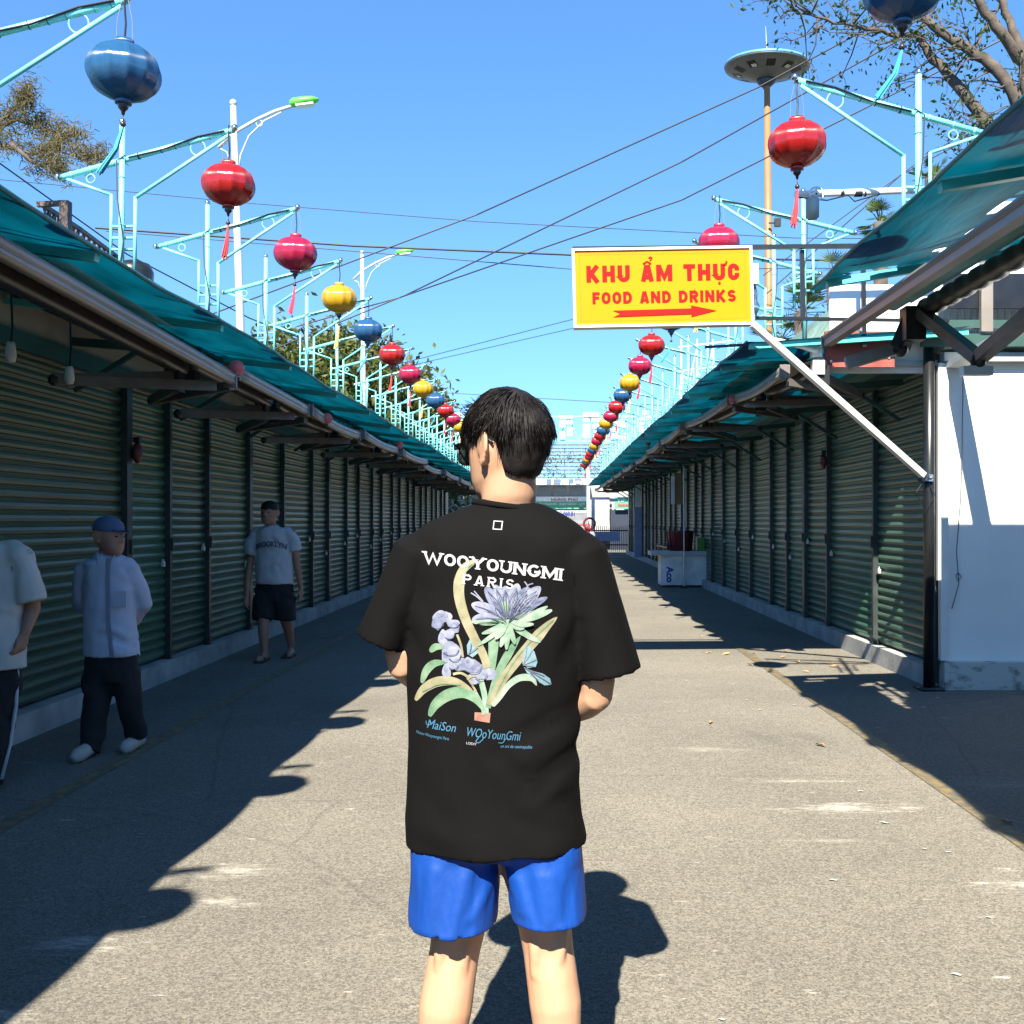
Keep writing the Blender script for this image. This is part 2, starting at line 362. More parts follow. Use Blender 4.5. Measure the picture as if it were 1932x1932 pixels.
def remeshed(bm, voxel, smooth=6, fac=.5):
    me = bpy.data.meshes.new('tmp'); bmesh.ops.recalc_face_normals(bm, faces=bm.faces); bm.to_mesh(me); bm.free()
    o = bpy.data.objects.new('tmp', me); COL.objects.link(o)
    md = o.modifiers.new('r', 'REMESH'); md.mode = 'VOXEL'; md.voxel_size = voxel
    if smooth:
        s = o.modifiers.new('s', 'SMOOTH'); s.iterations = smooth; s.factor = fac
    dg = bpy.context.evaluated_depsgraph_get(); dg.update()
    out = bpy.data.meshes.new_from_object(o.evaluated_get(dg))
    bpy.data.objects.remove(o); bpy.data.meshes.remove(me)
    return out
def text_mesh(body, size=1., offset=0., extrude=0., shear=0., align='CENTER', space=1.):
    cu = bpy.data.curves.new('t', 'FONT'); cu.body = body; cu.size = size; cu.offset = offset; cu.extrude = extrude
    cu.shear = shear; cu.align_x = align; cu.space_character = space; cu.resolution_u = 3; cu.fill_mode = 'FRONT' if not extrude else 'BOTH'
    o = bpy.data.objects.new('t', cu); COL.objects.link(o)
    dg = bpy.context.evaluated_depsgraph_get(); dg.update()
    me = bpy.data.meshes.new_from_object(o.evaluated_get(dg))
    bpy.data.objects.remove(o); bpy.data.curves.remove(cu)
    return me
def me_bm(me, mat4=None):
    bm = bmesh.new(); bm.from_mesh(me); bpy.data.meshes.remove(me)
    if mat4: bmesh.ops.transform(bm, matrix=mat4, verts=bm.verts)
    return bm
ORD = ['first', 'second', 'third', 'fourth', 'fifth', 'sixth', 'seventh', 'eighth', 'ninth', 'tenth', 'eleventh', 'twelfth', 'thirteenth', 'fourteenth', 'fifteenth', 'sixteenth', 'seventeenth', 'eighteenth', 'nineteenth', 'twentieth', 'twenty-first', 'twenty-second', 'twenty-third', 'twenty-fourth', 'twenty-fifth']
FRONT = Matrix(((1, 0, 0, 0), (0, 0, -1, 0), (0, 1, 0, 0), (0, 0, 0, 1)))   # XY drawing -> XZ plane facing the camera side

# ------------------------------------------------------------------ block lettering from strokes
def ribbon2d(pts, t, closed=False):
    """flat band of width t along a polyline, as quads of 2-D points"""
    n = len(pts); L = []; Rr = []
    for i, p in enumerate(pts):
        a = pts[i - 1] if (i > 0 or closed) else None; b = pts[(i + 1) % n] if (i < n - 1 or closed) else None
        def nrm(u, v):
            dx, dy = v[0] - u[0], v[1] - u[1]; l_ = math.hypot(dx, dy) or 1; return (-dy / l_, dx / l_)
        if a is None: m = nrm(p, b); k = 1
        elif b is None: m = nrm(a, p); k = 1
        else:
            n1, n2 = nrm(a, p), nrm(p, b); mx, my = n1[0] + n2[0], n1[1] + n2[1]; l_ = math.hypot(mx, my) or 1; m = (mx / l_, my / l_)
            k = min(1.8, 1 / max(.3, m[0] * n1[0] + m[1] * n1[1]))
        L.append((p[0] + m[0] * t / 2 * k, p[1] + m[1] * t / 2 * k)); Rr.append((p[0] - m[0] * t / 2 * k, p[1] - m[1] * t / 2 * k))
    out = []
    for i in range(n if closed else n - 1):
        j = (i + 1) % n; out.append((L[i], L[j], Rr[j], Rr[i]))
    return out
def arc(cx, cy, rx, ry, a0, a1, n=9): return [(cx + rx * math.cos(R(a0 + (a1 - a0) * k / n)), cy + ry * math.sin(R(a0 + (a1 - a0) * k / n))) for k in range(n + 1)]
def glyph(ch, w, t, serif=0):
    h = t / 2; S = []; sv = []
    if ch == 'K': S = [[(h, 0), (h, 1)], [(w - h * .95, 1), (t * .95, .5)], [(t * .95, .56), (w - h * .9, 0)]]; sv = [(h, 0), (h, 1)]
    elif ch == 'H': S = [[(h, 0), (h, 1)], [(w - h, 0), (w - h, 1)], [(h, .5), (w - h, .5)]]; sv = [(h, 0), (h, 1), (w - h, 0), (w - h, 1)]
    elif ch == 'U': r = (w - t) / 2; S = [[(h, 1), (h, h + r)] + arc(w / 2, h + r, r, r, 180, 360) + [(w - h, h + r), (w - h, 1)]]; sv = [(h, 1), (w - h, 1)]
    elif ch == 'A': S = [[(h * .9, 0), (w / 2 - t * .12, 1)], [(w / 2 + t * .12, 1), (w - h * .9, 0)], [(w * .2, .27), (w * .8, .27)]]; sv = [(h * .9, 0), (w - h * .9, 0)]
    elif ch == 'M': S = [[(h, 0), (h, 1)], [(w - h, 0), (w - h, 1)], [(h * 1.1, 1 - h * .3), (w / 2, .22), (w - h * 1.1, 1 - h * .3)]]; sv = [(h, 0), (w - h, 0), (h * .7, 1), (w - h * .7, 1)]
    elif ch == 'T': S = [[(0, 1 - h), (w, 1 - h)], [(w / 2, 0), (w / 2, 1 - h)]]; sv = [(w / 2, 0)]
    elif ch == 'F': S = [[(h, 0), (h, 1)], [(h, 1 - h), (w, 1 - h)], [(h, .52), (w * .9, .52)]]
    elif ch == 'I': S = [[(h, 0), (h, 1)]]; sv = [(h, 0), (h, 1)]
    elif ch == 'N': S = [[(h, 0), (h, 1)], [(w - h, 0), (w - h, 1)], [(h * 1.1, 1 - h * .5), (w - h * 1.1, h * .5)]]; sv = [(h, 0), (h, 1), (w - h, 1)]
    elif ch == 'D': r = min(.36, w - t); S = [[(h, 0), (h, 1)], [(h, 1 - h), (w - h - r * .8, 1 - h)] + arc(w - h - r * .8, 1 - h - r, r * .8, r, 90, 0) + arc(w - h - r * .8, h + r, r * .8, r, 0, -90) + [(h, h)]]
    elif ch in 'OCG':
        rx = (w - t) / 2; ry = min(.5 - h, rx * 1.15)
        top = arc(w / 2, 1 - h - ry, rx, ry, 0, 180); bot = arc(w / 2, h + ry, rx, ry, 180, 360)
        if ch == 'O': S = [('c', top + bot)]
        elif ch == 'C': S = [arc(w / 2, 1 - h - ry, rx, ry, -14, 180) + arc(w / 2, h + ry, rx, ry, 180, 374)]
        else: S = [arc(w / 2, 1 - h - ry, rx, ry, 48, 180) + arc(w / 2, h + ry, rx, ry, 180, 360) + [(w - h, .42)], [(w * .52, .42), (w, .42)]]
    elif ch in 'RP':
        r = .25 - h / 4
        S = [[(h, 0), (h, 1)], [(h, 1 - h), (w - h - r, 1 - h)] + arc(w - h - r, 1 - h - (.5 - h) / 2, r, (.5 - h) / 2, 90, -90) + [(h, .5)]]; sv = [(h, 0), (h, 1)]
        if ch == 'R': S.append([(w * .45, .5), (w - h * .9, 0)]); sv.append((w - h * .9, 0))
    elif ch == 'S':
        rx = (w - t) / 2; ry = (1 - t) / 4
        S = [arc(w / 2, 1 - h - ry, rx, ry, 15, 255, 14) + arc(w / 2, h + ry, rx, ry, 75, -165, 14)]
    elif ch == 'W': S = [[(h * .8, 1), (w * .29, h * .4), (w * .5, .86), (w * .71, h * .4), (w - h * .8, 1)]]; sv = [(h * .8, 1), (w - h * .8, 1)]
    elif ch == 'Y': S = [[(h * .9, 1), (w / 2, .46)], [(w - h * .9, 1), (w / 2, .46)], [(w / 2, .5), (w / 2, 0)]]; sv = [(w / 2, 0), (h * .9, 1), (w - h * .9, 1)]
    quads = []
    for k, s_ in enumerate(S):
        cl = isinstance(s_, tuple)
        for q in ribbon2d(s_[1] if cl else s_, t, cl): quads.append((q, k))
    if serif:
        for k, (x, y) in enumerate(sv):
            y0, y1 = (0, serif) if y < .5 else (1 - serif, 1); e = t * .95
            quads.append((((x - e, y0), (x + e, y0), (x + e, y1), (x - e, y1)), 5 + k))
    return quads
WID = dict(K=.78, H=.74, U=.72, A=.74, M=.95, T=.70, F=.60, I=0, N=.76, D=.72, O=.72, C=.68, R=.72, S=.66, W=1.25, Y=.92, G=.8, P=.72)
def words(txt, t, gap=.16, space=.5, serif=0, wide=1.0):
    x = 0; out = []
    for ch in txt:
        if ch == ' ': x += space; continue
        w_ = t if ch == 'I' else WID[ch] * wide
        for q, k in glyph(ch, w_, t, serif): out.append(([(p[0] + x, p[1]) for p in q], k))
        x += w_ + gap
    return out, x - gap
# ================================================================== ground
bm = B()
def gz(x, y): return 0.0
vs = [bm.verts.new((x, y, 0)) for x, y in ((-400, -60), (400, -60), (400, 900), (-400, 900))]
bm.faces.new(vs)
tag(fin('road', bm, M['asphalt']), kind='structure')
def line_mat():
    m = bpy.data.materials.new('worn_yellow_line'); m.use_nodes = True
    n = m.node_tree.nodes; l = m.node_tree.links; b = n['Principled BSDF']; b.inputs['Roughness'].default_value = .85
    tc = n.new('ShaderNodeTexCoord'); a = n.new('ShaderNodeTexNoise'); a.inputs['Scale'].default_value = 16; a.inputs['Detail'].default_value = 8
    l.new(tc.outputs['Object'], a.inputs['Vector'])
    r = n.new('ShaderNodeValToRGB'); r.color_ramp.elements[0].position = .44; r.color_ramp.elements[1].position = .62
    r.color_ramp.elements[0].color = (.10, .088, .066, 1); r.color_ramp.elements[1].color = (.19, .135, .05, 1)
    l.new(a.outputs[0], r.inputs[0]); l.new(r.outputs[0], b.inputs['Base Color']); return m
M['yline'] = line_mat()
for x0, x1 in ((-2.64, -2.62), (2.13, 2.28)):
    bm = B()
    for y in [i * 2.0 for i in range(-2, 24)]:
        t0 = (y + 4) / 52; t1 = (y + 6) / 52
        xa = x0 + (x1 - x0) * t0; xb = x0 + (x1 - x0) * t1
        bm.faces.new([bm.verts.new(p) for p in ((xa - .05, y, .004), (xa + .05, y, .004), (xb + .05, y + 2, .004), (xb - .05, y + 2, .004))])
    tag(fin('road_marking', bm, M['yline']), kind='structure')

# ================================================================== market sheds
def shutter_bm(xf, s, a, b, z0, z1, pitch=.084):
    """corrugated roller shutter in the plane x=xf, bulging toward s, between y=a and y=b"""
    bm = B(); prof = []
    n = int(round((z1 - z0) / pitch)); p = (z1 - z0) / n
    for i in range(n):
        zz = z0 + i * p
        for fr, d in ((0.0, .0), (.10, .004), (.20, .017), (.45, .024), (.70, .019), (.84, .006), (.93, .010)):
            prof.append((zz + fr * p, d))
    prof.append((z1, 0))
    cols = [a + (b - a) * k / 6 for k in range(7)]
    rows = []
    ph = rnd.random() * 9
    for z, d in prof:
        rows.append([bm.verts.new((xf + s * (d + .004 * math.sin(y * 2.3 + z * 1.3 + ph)), y, z)) for y in cols])
    for r0, r1 in zip(rows[:-1], rows[1:]):
        for k in range(6): bm.faces.new((r0[k], r0[k + 1], r1[k + 1], r1[k]))
    return bm
def shed(name, label, xf, s, posts, ztop, ztops, end, back, wide_posts=()):
    """s = +1: the front looks to +x"""
    y0, y1 = posts[0], end
    t = thing(name, label, 'market shed', (xf, y0, 0))
    bm = B(); box(bm, (xf - s * .10 + s * .06, (y0 + y1) / 2, .09), (.24, y1 - y0, .18)); fin('plinth', bm, M['concrete'], t)
    bm = B(); box(bm, (xf - s * (back / 2 + .10), (y0 + y1) / 2, 1.46), (back - .1, y1 - y0 - .02, 2.92)); fin('wall', bm, M['wallin'], t)
    bm = B(); box(bm, (xf - s * (back / 2 - .12), (y0 + y1) / 2, 3.0), (back + .3, y1 - y0, .06)); fin('roof', bm, M['roof'], t)
    bm = B(); box(bm, (xf - s * .015, (y0 + y1) / 2, (ztop + 2.97) / 2), (.03, y1 - y0, 2.97 - ztop)); fin('fascia', bm, M['fascia'], t)
    bm = B(); box(bm, (xf + s * .03, (y0 + y1) / 2, ztop + .06), (.05, y1 - y0 - .02, .12)); fin('beam', bm, M['dkgreen'], t)
    for i, (a, b) in enumerate(zip(posts[:-1], posts[1:])):
        o = fin('shutter', shutter_bm(xf - s * .03, s, a + .02, b - .02, .2, ztop), M['shutter'] if i % 3 else M['shutter2'], t, smooth=False)
    for i, a in enumerate(posts[:-1]):
        wd = .11 if i in wide_posts else .055
        bm = B(); box(bm, (xf + s * .012, a, (ztop + .1) / 2 + .02), (.06, wd, ztop + .06))
        box(bm, (xf + s * .03, a, .24), (.05, wd + .05, .05)); box(bm, (xf + s * .05, a + .01, 1.25), (.02, .03, .12))
        fin('post', bm, M['post'], t)
    for i, (a, b) in enumerate(zip(posts[:-1], posts[1:])):
        if 6 < a < 24:
            ym = b - .12; zz = .95 + .12 * ((i * 7) % 3)
            bm = B(); box(bm, (xf + s * .012, ym, zz), (.025, .05, .045)); tube(bm, [(xf + s * .012, ym - .014, zz + .02), (xf + s * .012, ym - .012, zz + .045), (xf + s * .012, ym + .012, zz + .045), (xf + s * .012, ym + .014, zz + .02)], .005, 5); fin('padlock', bm, M['galv'], t)
    k = 0
    y = posts[0] + .9
    while y < end - .3:
        bm = B(); bar(bm, (xf + s * .0, y, 2.82), (xf + s * .98, y, 2.74), .05, .06); bar(bm, (xf + s * .02, y, 2.45), (xf + s * .5, y, 2.75), .035)
        fin('bracket', bm, M['dkgreen'], t); y += 2.2
    return t
lp = [-13, -10, -7, -4, -1.2, 2.2, 5.4, 8.66, 9.6, 10.7, 12.18, 13.7, 15.36, 16.5]
while lp[-1] < 36: lp.append(lp[-1] + (1.15 if len(lp) % 2 else 1.45))
lshed = shed('market_shed', 'long shed with dark green roller shutters along the left kerb', -3.6, 1, lp, 2.62, None, lp[-1], 4.2, (7, 10, 13))
rp = [9.06, 10.75, 12.56, 13.7, 14.7, 15.8, 17.4, 18.7, 20.2, 21.6]
while rp[-1] < 45: rp.append(rp[-1] + (1.1 if len(rp) % 2 else 1.4))
rshed = shed('market_shed', 'long shed with green roller shutters behind the white corner wall, right side', 3.42, -1, rp, 2.84, None, rp[-1], 4.6, (3, 8))
# white end wall of the right shed, looking at the camera
def part(name, bm, m, t, smooth=False): return fin(name, bm, M[m], t, smooth)
cw = thing('corner_stall', 'white walled end stall with grey ledge beside the black post', 'stall', (5, 9, 0))
bm = B(); box(bm, (5.45, 9.035, 1.55), (3.95, .06, 2.62)); part('wall', bm, 'white', cw)
bm = B(); box(bm, (5.44, 8.98, .12), (4.03, .16, .24)); part('plinth', bm, 'mold', cw)
bm = B(); box(bm, (5.44, 8.975, 2.90), (4.03, .14, .075)); box(bm, (5.44, 8.95, 2.99), (4.03, .2, .03)); part('ledge', bm, 'greytrim', cw)
bm = B(); box(bm, (5.0, 9.12, 3.62), (3.3, .05, 1.38)); part('upper_wall', bm, 'white', cw)
bm = B(); box(bm, (3.44, 8.97, 1.55), (.07, .06, 2.6)); box(bm, (3.40, 8.96, 1.9), (.03, .05, 1.9)); box(bm, (3.44, 8.955, 2.05), (.09, .05, .05)); part('corner_strip', bm, 'signframe', cw)
bm = B(); tube(bm, [(3.62, 8.985, 2.8), (3.61, 8.98, 2.3), (3.60, 8.98, 1.7), (3.56, 8.985, 1.2), (3.58, 8.98, .92), (3.52, 8.985, .7)], .005, 5)
tube(bm, [(3.57, 8.975, 1.02), (3.60, 8.975, .98), (3.57, 8.975, .94), (3.55, 8.975, .99), (3.57, 8.975, 1.02)], .005, 5); part('loose_wire', bm, 'thinwire', cw)
bm = B(); tube(bm, [(3.30, 8.93, 0), (3.30, 8.93, 3.3)], .05, 14); box(bm, (3.30, 8.93, .012), (.2, .2, .024))
tag(fin('steel_post', bm, M['blackpost'], smooth=True), 'black round steel post at the corner of the white wall', 'post')
# white sheets above the right shutters
up = thing('white_billboard', 'large blank white board above the first right shutters', 'board', (2.95, 9.0, 2.8))
bm = B(); box(bm, (2.93, 9.08, 3.17), (.92, .04, .78)); part('panel', bm, 'white', up)
bm = B(); box(bm, (2.93, 9.03, 2.86), (.94, .05, .05)); box(bm, (2.93, 9.03, 3.06), (.94, .04, .03)); part('rail', bm, 'greytrim', up)
rb = thing('red_board', 'worn red painted board hung below the white billboard', 'board', (2.67, 8.85, 2.9))
bm = B(); box(bm, (2.67, 8.86, 2.955), (.60, .03, .31)); part('panel', bm, 'redboard', rb)
bm = B()
for x, z in ((2.42, 2.85), (2.92, 2.88), (2.43, 3.06)): ball(bm, (x, 8.84, z), .012, 8)
part('screw', bm, 'white', rb)
eb = thing('meter_box', 'small white electric box at the left end of the red board', 'electric box', (2.3, 8.85, 2.85))
bm = B(); box(bm, (2.29, 8.84, 2.93), (.085, .09, .09)); part('upper_case', bm, 'dirtywhite', eb)
bm = B(); box(bm, (2.30, 8.83, 2.79), (.10, .10, .12)); part('lower_case', bm, 'white', eb)
bm = B(); tube(bm, [(2.29, 8.8, 2.93), (2.0, 8.75, 3.0), (1.85, 8.75, 3.03)], .02, 8); part('conduit', bm, 'white', eb)
# wavy pale green roof piece seen over the near end
gr = thing('corrugated_roof', 'pale green corrugated roof end rising behind the sign frame', 'roof', (2.2, 10.5, 3.1))
bm = B()
def gf(u, v):
    ang = v * 1.35
    return Vector((1.98 + .98 * math.sin(ang), 9.9 + u * 3, 3.0 + 1.0 * (1 - math.cos(ang)) * .9 + .012 * math.sin(u * 150)))
grid(bm, gf, 80, 12); part('sheet', bm, 'awnstripe', gr)
bm = B(); tube(bm, [gf(0, v / 12) + Vector((0, -.01, .012)) for v in range(13)], .02, 6); part('rim', bm, 'greytrim', gr)

# ------------------------------------------------------------------ tarps
def inside(px, py, poly):
    c = False; j = len(poly) - 1
    for i in range(len(poly)):
        if (poly[i][1] > py) != (poly[j][1] > py) and px < (poly[j][0] - poly[i][0]) * (py - poly[i][1]) / (poly[j][1] - poly[i][1]) + poly[i][0]: c = not c
        j = i
    return c
def tarp(label, s, edge, xin, zout, zin, y0, y1, raft, step=.12, holes=(), nv=12):
    """edge(y) -> x of the outer edge; s side (-1 left)"""
    t = thing('tarp_canopy', label, 'tarp canopy', (edge((y0 + y1) / 2), (y0 + y1) / 2, 2.8))
    nu = int((y1 - y0) / step)
    def sag(y):
        k = min(raft, key=lambda r: abs(r - y)) if raft else y
        return abs(math.sin((y - raft[0]) / (raft[1] - raft[0]) * math.pi)) if len(raft) > 1 else 0
    def f(u, v):
        y = y0 + (y1 - y0) * u; sg = sag(y)
        xo = edge(y) - s * .07 * sg * (1 - v)
        x = xo + (xin - xo) * v
        z = zout(y) + (zin - zout(y)) * v - .05 * sg * (1 - v * .6) + .018 * noise.noise(Vector((x * 2.3, y * 1.4, 3))) + .010 * noise.noise(Vector((x * 9, y * 3, 3)))
        return Vector((x, y, z))
    bm = B(); vs = grid(bm, f, nu, nv)
    if holes:
        rm = []
        for fc in bm.faces:
            c = fc.calc_center_median()
            if c.y > .5:
                px = 1039 + c.x / c.y * 1932; py = 983 - (c.z - CAM_H) / c.y * 1932
                if any(inside(px, py, h) for h in holes): rm.append(fc)
        bmesh.ops.delete(bm, geom=rm, context='FACES')
    part('sheet', bm, 'tarp', t, True)
    bm = B(); tube(bm, [f(i / nu, 0) for i in range(0, nu + 1, 2)], .011, 6); part('hem', bm, 'tarpedge', t, True)
    bm = B()
    tube(bm, [f(i / nu, .38) + Vector((0, 0, -.035)) for i in range(0, nu + 1, 4)], .024, 8); part('purlin', bm, 'dkgreen', t, True)
    for r in raft:
        if not (y0 < r < y1): continue
        u = (r - y0) / (y1 - y0)
        bm = B(); bar(bm, f(u, .01) + Vector((0, 0, -.035)), f(u, 1) + Vector((0, 0, -.05)), .05, .045); part('rafter', bm, 'teal_rafter', t)
    bm = B()
    for i in range(0, nu, max(3, int(.45 / step))):
        p = f(i / nu, .38) + Vector((0, 0, -.05))
        tube(bm, [p + Vector((.03, -.03, .03)), p, p + Vector((-.02, .02, -.035)), p + Vector((-.05, .05, .02))], .004, 4)
    part('tie_wire', bm, 'blackpost', t)
    return t, f
SP = 1.8
lpole = [-.1 + SP * k for k in range(0, 24)]
tarp('long teal tarp canopy over the left shed, in front of the lantern poles', -1, lambda y: -2.15 + .05 * noise.noise(Vector((y * .3, 0, 0))), -3.75,
     lambda y: 2.785 + .03 * noise.noise(Vector((y * .25, 5, 0))), 3.0, -13.0, 36.5, [y - .35 for y in lpole])
rl = [.9 + 1.85 * k for k in range(0, 24)]; rl[4] = 9.05
H = lambda *a: list(a)
tarp('torn teal tarp canopy at the top right, nearest the camera', 1, lambda y: 1.69, 3.6, lambda y: 2.97, 3.30, -2.0, 6.6, [y - .1 for y in rl], .06,
     holes=[H((1792, 468), (1822, 448), (1905, 372), (1925, 384), (1905, 425), (1860, 445)), H((1600, 514), (1690, 502), (1692, 506), (1602, 522)), H((1768, 470), (1830, 462), (1828, 466), (1770, 476)), H((1905, 368), (1940, 358), (1940, 366), (1906, 372))], nv=34)
tarp('long teal tarp canopy over the right shed, beyond the yellow sign', 1, lambda y: 1.65 + .10 * max(0, min(1, (y - 12) / 10)) * 0 + .05 * noise.noise(Vector((y * .3, 9, 0))), 3.55,
     lambda y: 2.99 + .03 * noise.noise(Vector((y * .25, 8, 0))) + .05 * min(1, max(0, (y - 10) / 10)), 3.12, 8.66, 45, [8.72] + [y - .1 for y in rl if y > 9.5])
# roof of the near right stall (its front is outside the picture)
ns = thing('near_stall', 'stall under the torn tarp at the right edge, only its dark roof side in view', 'stall', (5, 2, 0))
bm = B(); box(bm, (5.6, -4, 1.5), (3.8, 18.2, 3.0)); part('wall', bm, 'wallin', ns)
bm = B(); box(bm, (5.3, -3.2, 3.42), (4.6, 19.6, .64)); part('roof', bm, 'roof', ns)
bm = B(); box(bm, (3.62, -4, .09), (.2, 18.2, .18)); part('plinth', bm, 'concrete', ns)
fin('shutter', shutter_bm(3.69, -1, -1.5, 5.0, .2, 2.6), M['shutter'], ns)
# green frame under the near roof, seen against the pale slats
fr = thing('beam_rack', 'dark green steel beams in front of pale slats, top right under the tarp', 'rack', (3.6, 8.8, 2.9))
bm = B(); box(bm, (4.3, 8.86, 3.17), (2.2, .06, .07)); box(bm, (4.3, 8.85, 3.03), (2.2, .05, .11)); part('beam', bm, 'dkgreen', fr)
bm = B(); box(bm, (4.2, 8.87, 3.46), (1.6, .03, .30)); part('dark_board', bm, 'blackpost', fr)
bm = B(); box(bm, (3.75, 8.82, 3.45), (.10, .05, .7)); part('upright', bm, 'alu', fr)
bm = B()
for k in range(26): box(bm, (3.45 + k * .06, 9.085, 3.22), (.04, .015, .30))
part('slat', bm, 'cream', fr)
bm = B(); bar(bm, (3.52, 6.6, 3.0), (3.53, 8.95, 2.83), .16, .05); part('shadow_bar', bm, 'greytrim', fr)  # flat bar added to throw the diagonal shadow band on the white wall

# ------------------------------------------------------------------ retractable awnings
def awning(label, s, y0, y1, xb, z0, z1, xr, dz=.05, thick=.075, group='folding arm awnings on the sheds', arms=True, droop=.0):
    t = thing('folding_awning', label, 'awning', (xb, (y0 + y1) / 2, (z0 + z1) / 2), group)
    zf = lambda y: z0 + (z1 - z0) * (y - y0) / (y1 - y0) - droop * math.sin((y - y0) / (y1 - y0) * math.pi)
    n = 8; ys = [y0 + (y1 - y0) * k / n for k in range(n + 1)]
    bm = B()
    tube(bm, [(xb, y, zf(y)) for y in ys], thick * .55, 10); tube(bm, [(xb - s * .012, y, zf(y) - thick * .5) for y in ys], thick * .38, 8)
    part('front_bar', bm, 'alu', t, True)
    for ye in (y0, y1):
        bm = B(); box(bm, (xb, ye, zf(ye) - .02), (thick * 1.15, .02, thick * 1.5)); part('end_cap', bm, 'arm', t)
    bm = B(); rr = []
    pts = []; rad = []
    m = int((y1 - y0) / .045)
    for k in range(m + 1):
        y = y0 + .05 + (y1 - y0 - .1) * k / m; pts.append((xr, y, zf(y) + dz)); rad.append(.056 if k % 2 else .049)
    tube(bm, pts, rad, 12); part('roller', bm, 'ribbed', t, True)
    bm = B(); grid(bm, lambda u, v: Vector((xb + (xr - xb) * v, y0 + .03 + (y1 - y0 - .06) * u, zf(y0 + (y1 - y0) * u) + (dz + .055) * v + .03 * (1 - v) - .015 * math.sin(v * math.pi))), 10, 5); part('cover', bm, 'awning', t, True)
    if arms:
        for ye, d in ((y1 - .12, -1), (y0 + .12, 1)):
            L = min(1.15, (y1 - y0) * .6)
            a = Vector((xr + s * .02, ye, zf(ye) - .0)); e = Vector((xr + s * .55, ye + d * L * .55, zf(ye) - .13)); b = Vector((xb + s * .06, ye + d * .02, zf(ye) - .09))
            bm = B(); bar(bm, a + Vector((0, d * .05, -.03)), e, .05, .075); bar(bm, e, b, .045, .065); part('arm', bm, 'arm', t)
            bm = B(); ball(bm, e, .035, 10, (1, 1, 1.1)); part('joint', bm, 'darkplastic', t); bm = B(); box(bm, a + Vector((0, 0, -.04)), (.10, .12, .17)); part('bracket', bm, 'darkplastic', t)
    return t
la = [(-1.0, 2.9, -2.25, 2.66, 2.64), (3.0, 7.2, -2.25, 2.64, 2.485), (7.28, 9.35, -2.25, 2.545, 2.50), (9.6, 12.0, -2.27, 2.53, 2.49), (12.15, 14.8, -2.24, 2.52, 2.51), (15.0, 18, -2.2, 2.5, 2.53), (18.2, 21.2, -2.3, 2.5, 2.5), (21.4, 24.6, -2.24, 2.52, 2.5), (24.8, 28, -2.22, 2.5, 2.5), (28.2, 31.6, -2.3, 2.5, 2.5), (31.8, 35.5, -2.25, 2.5, 2.5)]
for i, (a, b, x, z0, z1) in enumerate(la):
    lab = ('folded awning overhead beside the camera on the left shed, outside the picture' if i == 0 else 'longest awning bar on the left, running in from the left edge of the photo' if i == 1 else '%s awning on the left shed counted from the camera end' % ORD[i - 1])
    awning(lab, -1, a, b, x, z0, z1, x - .33, droop=.03 if i > 2 else 0)
ra = [(8.75, 10.95, 2.0, 2.77, 2.80), (11.1, 14.6, 1.95, 2.80, 2.86), (14.75, 17.4, 1.9, 2.86, 2.83), (17.6, 20, 1.9, 2.84, 2.84), (20.2, 23.2, 1.95, 2.84, 2.82), (23.4, 26.6, 1.9, 2.8, 2.8), (26.9, 30.4, 1.9, 2.8, 2.8), (30.6, 34, 1.9, 2.8, 2.8), (34.2, 38, 1.9, 2.8, 2.8), (38.2, 43, 1.9, 2.8, 2.8)]
for i, (a, b, x, z0, z1) in enumerate(ra):
    awning('%s awning on the right shed, counted from behind the sign strut' % ORD[i], 1, a, b, x, z0, z1, x + .33, droop=.04)
# striped cloth lying on the long left bar
bm = B()
def cf(u, v):
    return Vector((-2.22 - .5 * v, 4.75 + 1.35 * u, 2.66 - .05 * u - .07 * v * 0 + .05 * math.sin(v * 3) + .02 * math.sin(u * 40) * v))
grid(bm, cf, 60, 8)
tag(fin('striped_cloth', bm, M['awnstripe'], smooth=True), 'pale green striped cloth bunched on the longest left awning bar', 'cloth')
# near right awning with its open V arm
t = thing('folding_awning', 'open awning with bare V shaped arm at the right edge, brown metal bar', 'awning', (1.75, 4, 2.6), 'folding arm awnings on the sheds')
bm = B(); bar(bm, (1.755, -1.5, 2.655), (1.755, 6.49, 2.60), .052, .050); tube(bm, [(1.735, -1.5, 2.685), (1.735, 6.47, 2.63)], .020, 8); part('front_bar', bm, 'alu', t)
bm = B(); box(bm, (1.75, 6.5, 2.605), (.065, .02, .075)); part('end_cap', bm, 'arm', t)
bm = B(); m = 150
tube(bm, [(2.24, -1.3 + 7.4 * k / m, 2.74 - .0 * k) for k in range(m + 1)], [.062 if (k // 2) % 2 else .053 for k in range(m + 1)], 12); part('roller', bm, 'ribbed', t, True)
bm = B(); grid(bm, lambda u, v: Vector((1.76 + .46 * v, -1.4 + 7.7 * u, 2.66 + .15 * v + .014 * math.sin(v * 22))), 20, 24); part('cover', bm, 'awnstripe', t, True)
hub = P(1722, 600, 6.15)
bm = B(); bar(bm, P(1738, 590, 6.1), P(1846, 676, 5.55), .075, .06); bar(bm, P(1848, 674, 5.55), P(2000, 545, 4.5), .075, .06); part('arm', bm, 'arm', t)
bm = B(); bar(bm, P(1596, 686, 6.3), P(1700, 655, 6.25), .07, .075); part('lower_arm', bm, 'arm', t)
bm = B(); bar(bm, P(1698, 656, 6.22), P(1722, 598, 6.15), .08, .09); box(bm, P(1722, 612, 6.15), (.12, .12, .20)); ball(bm, P(1700, 660, 6.2), .045, 10); part('bracket', bm, 'darkplastic', t); bm = B(); ball(bm, P(1846, 680, 5.54), .045, 10); part('joint', bm, 'darkplastic', t)
bm = B(); box(bm, P(1842, 700, 5.55), (.16, .06, .05)); part('lamp_fitting', bm, 'galv', t)

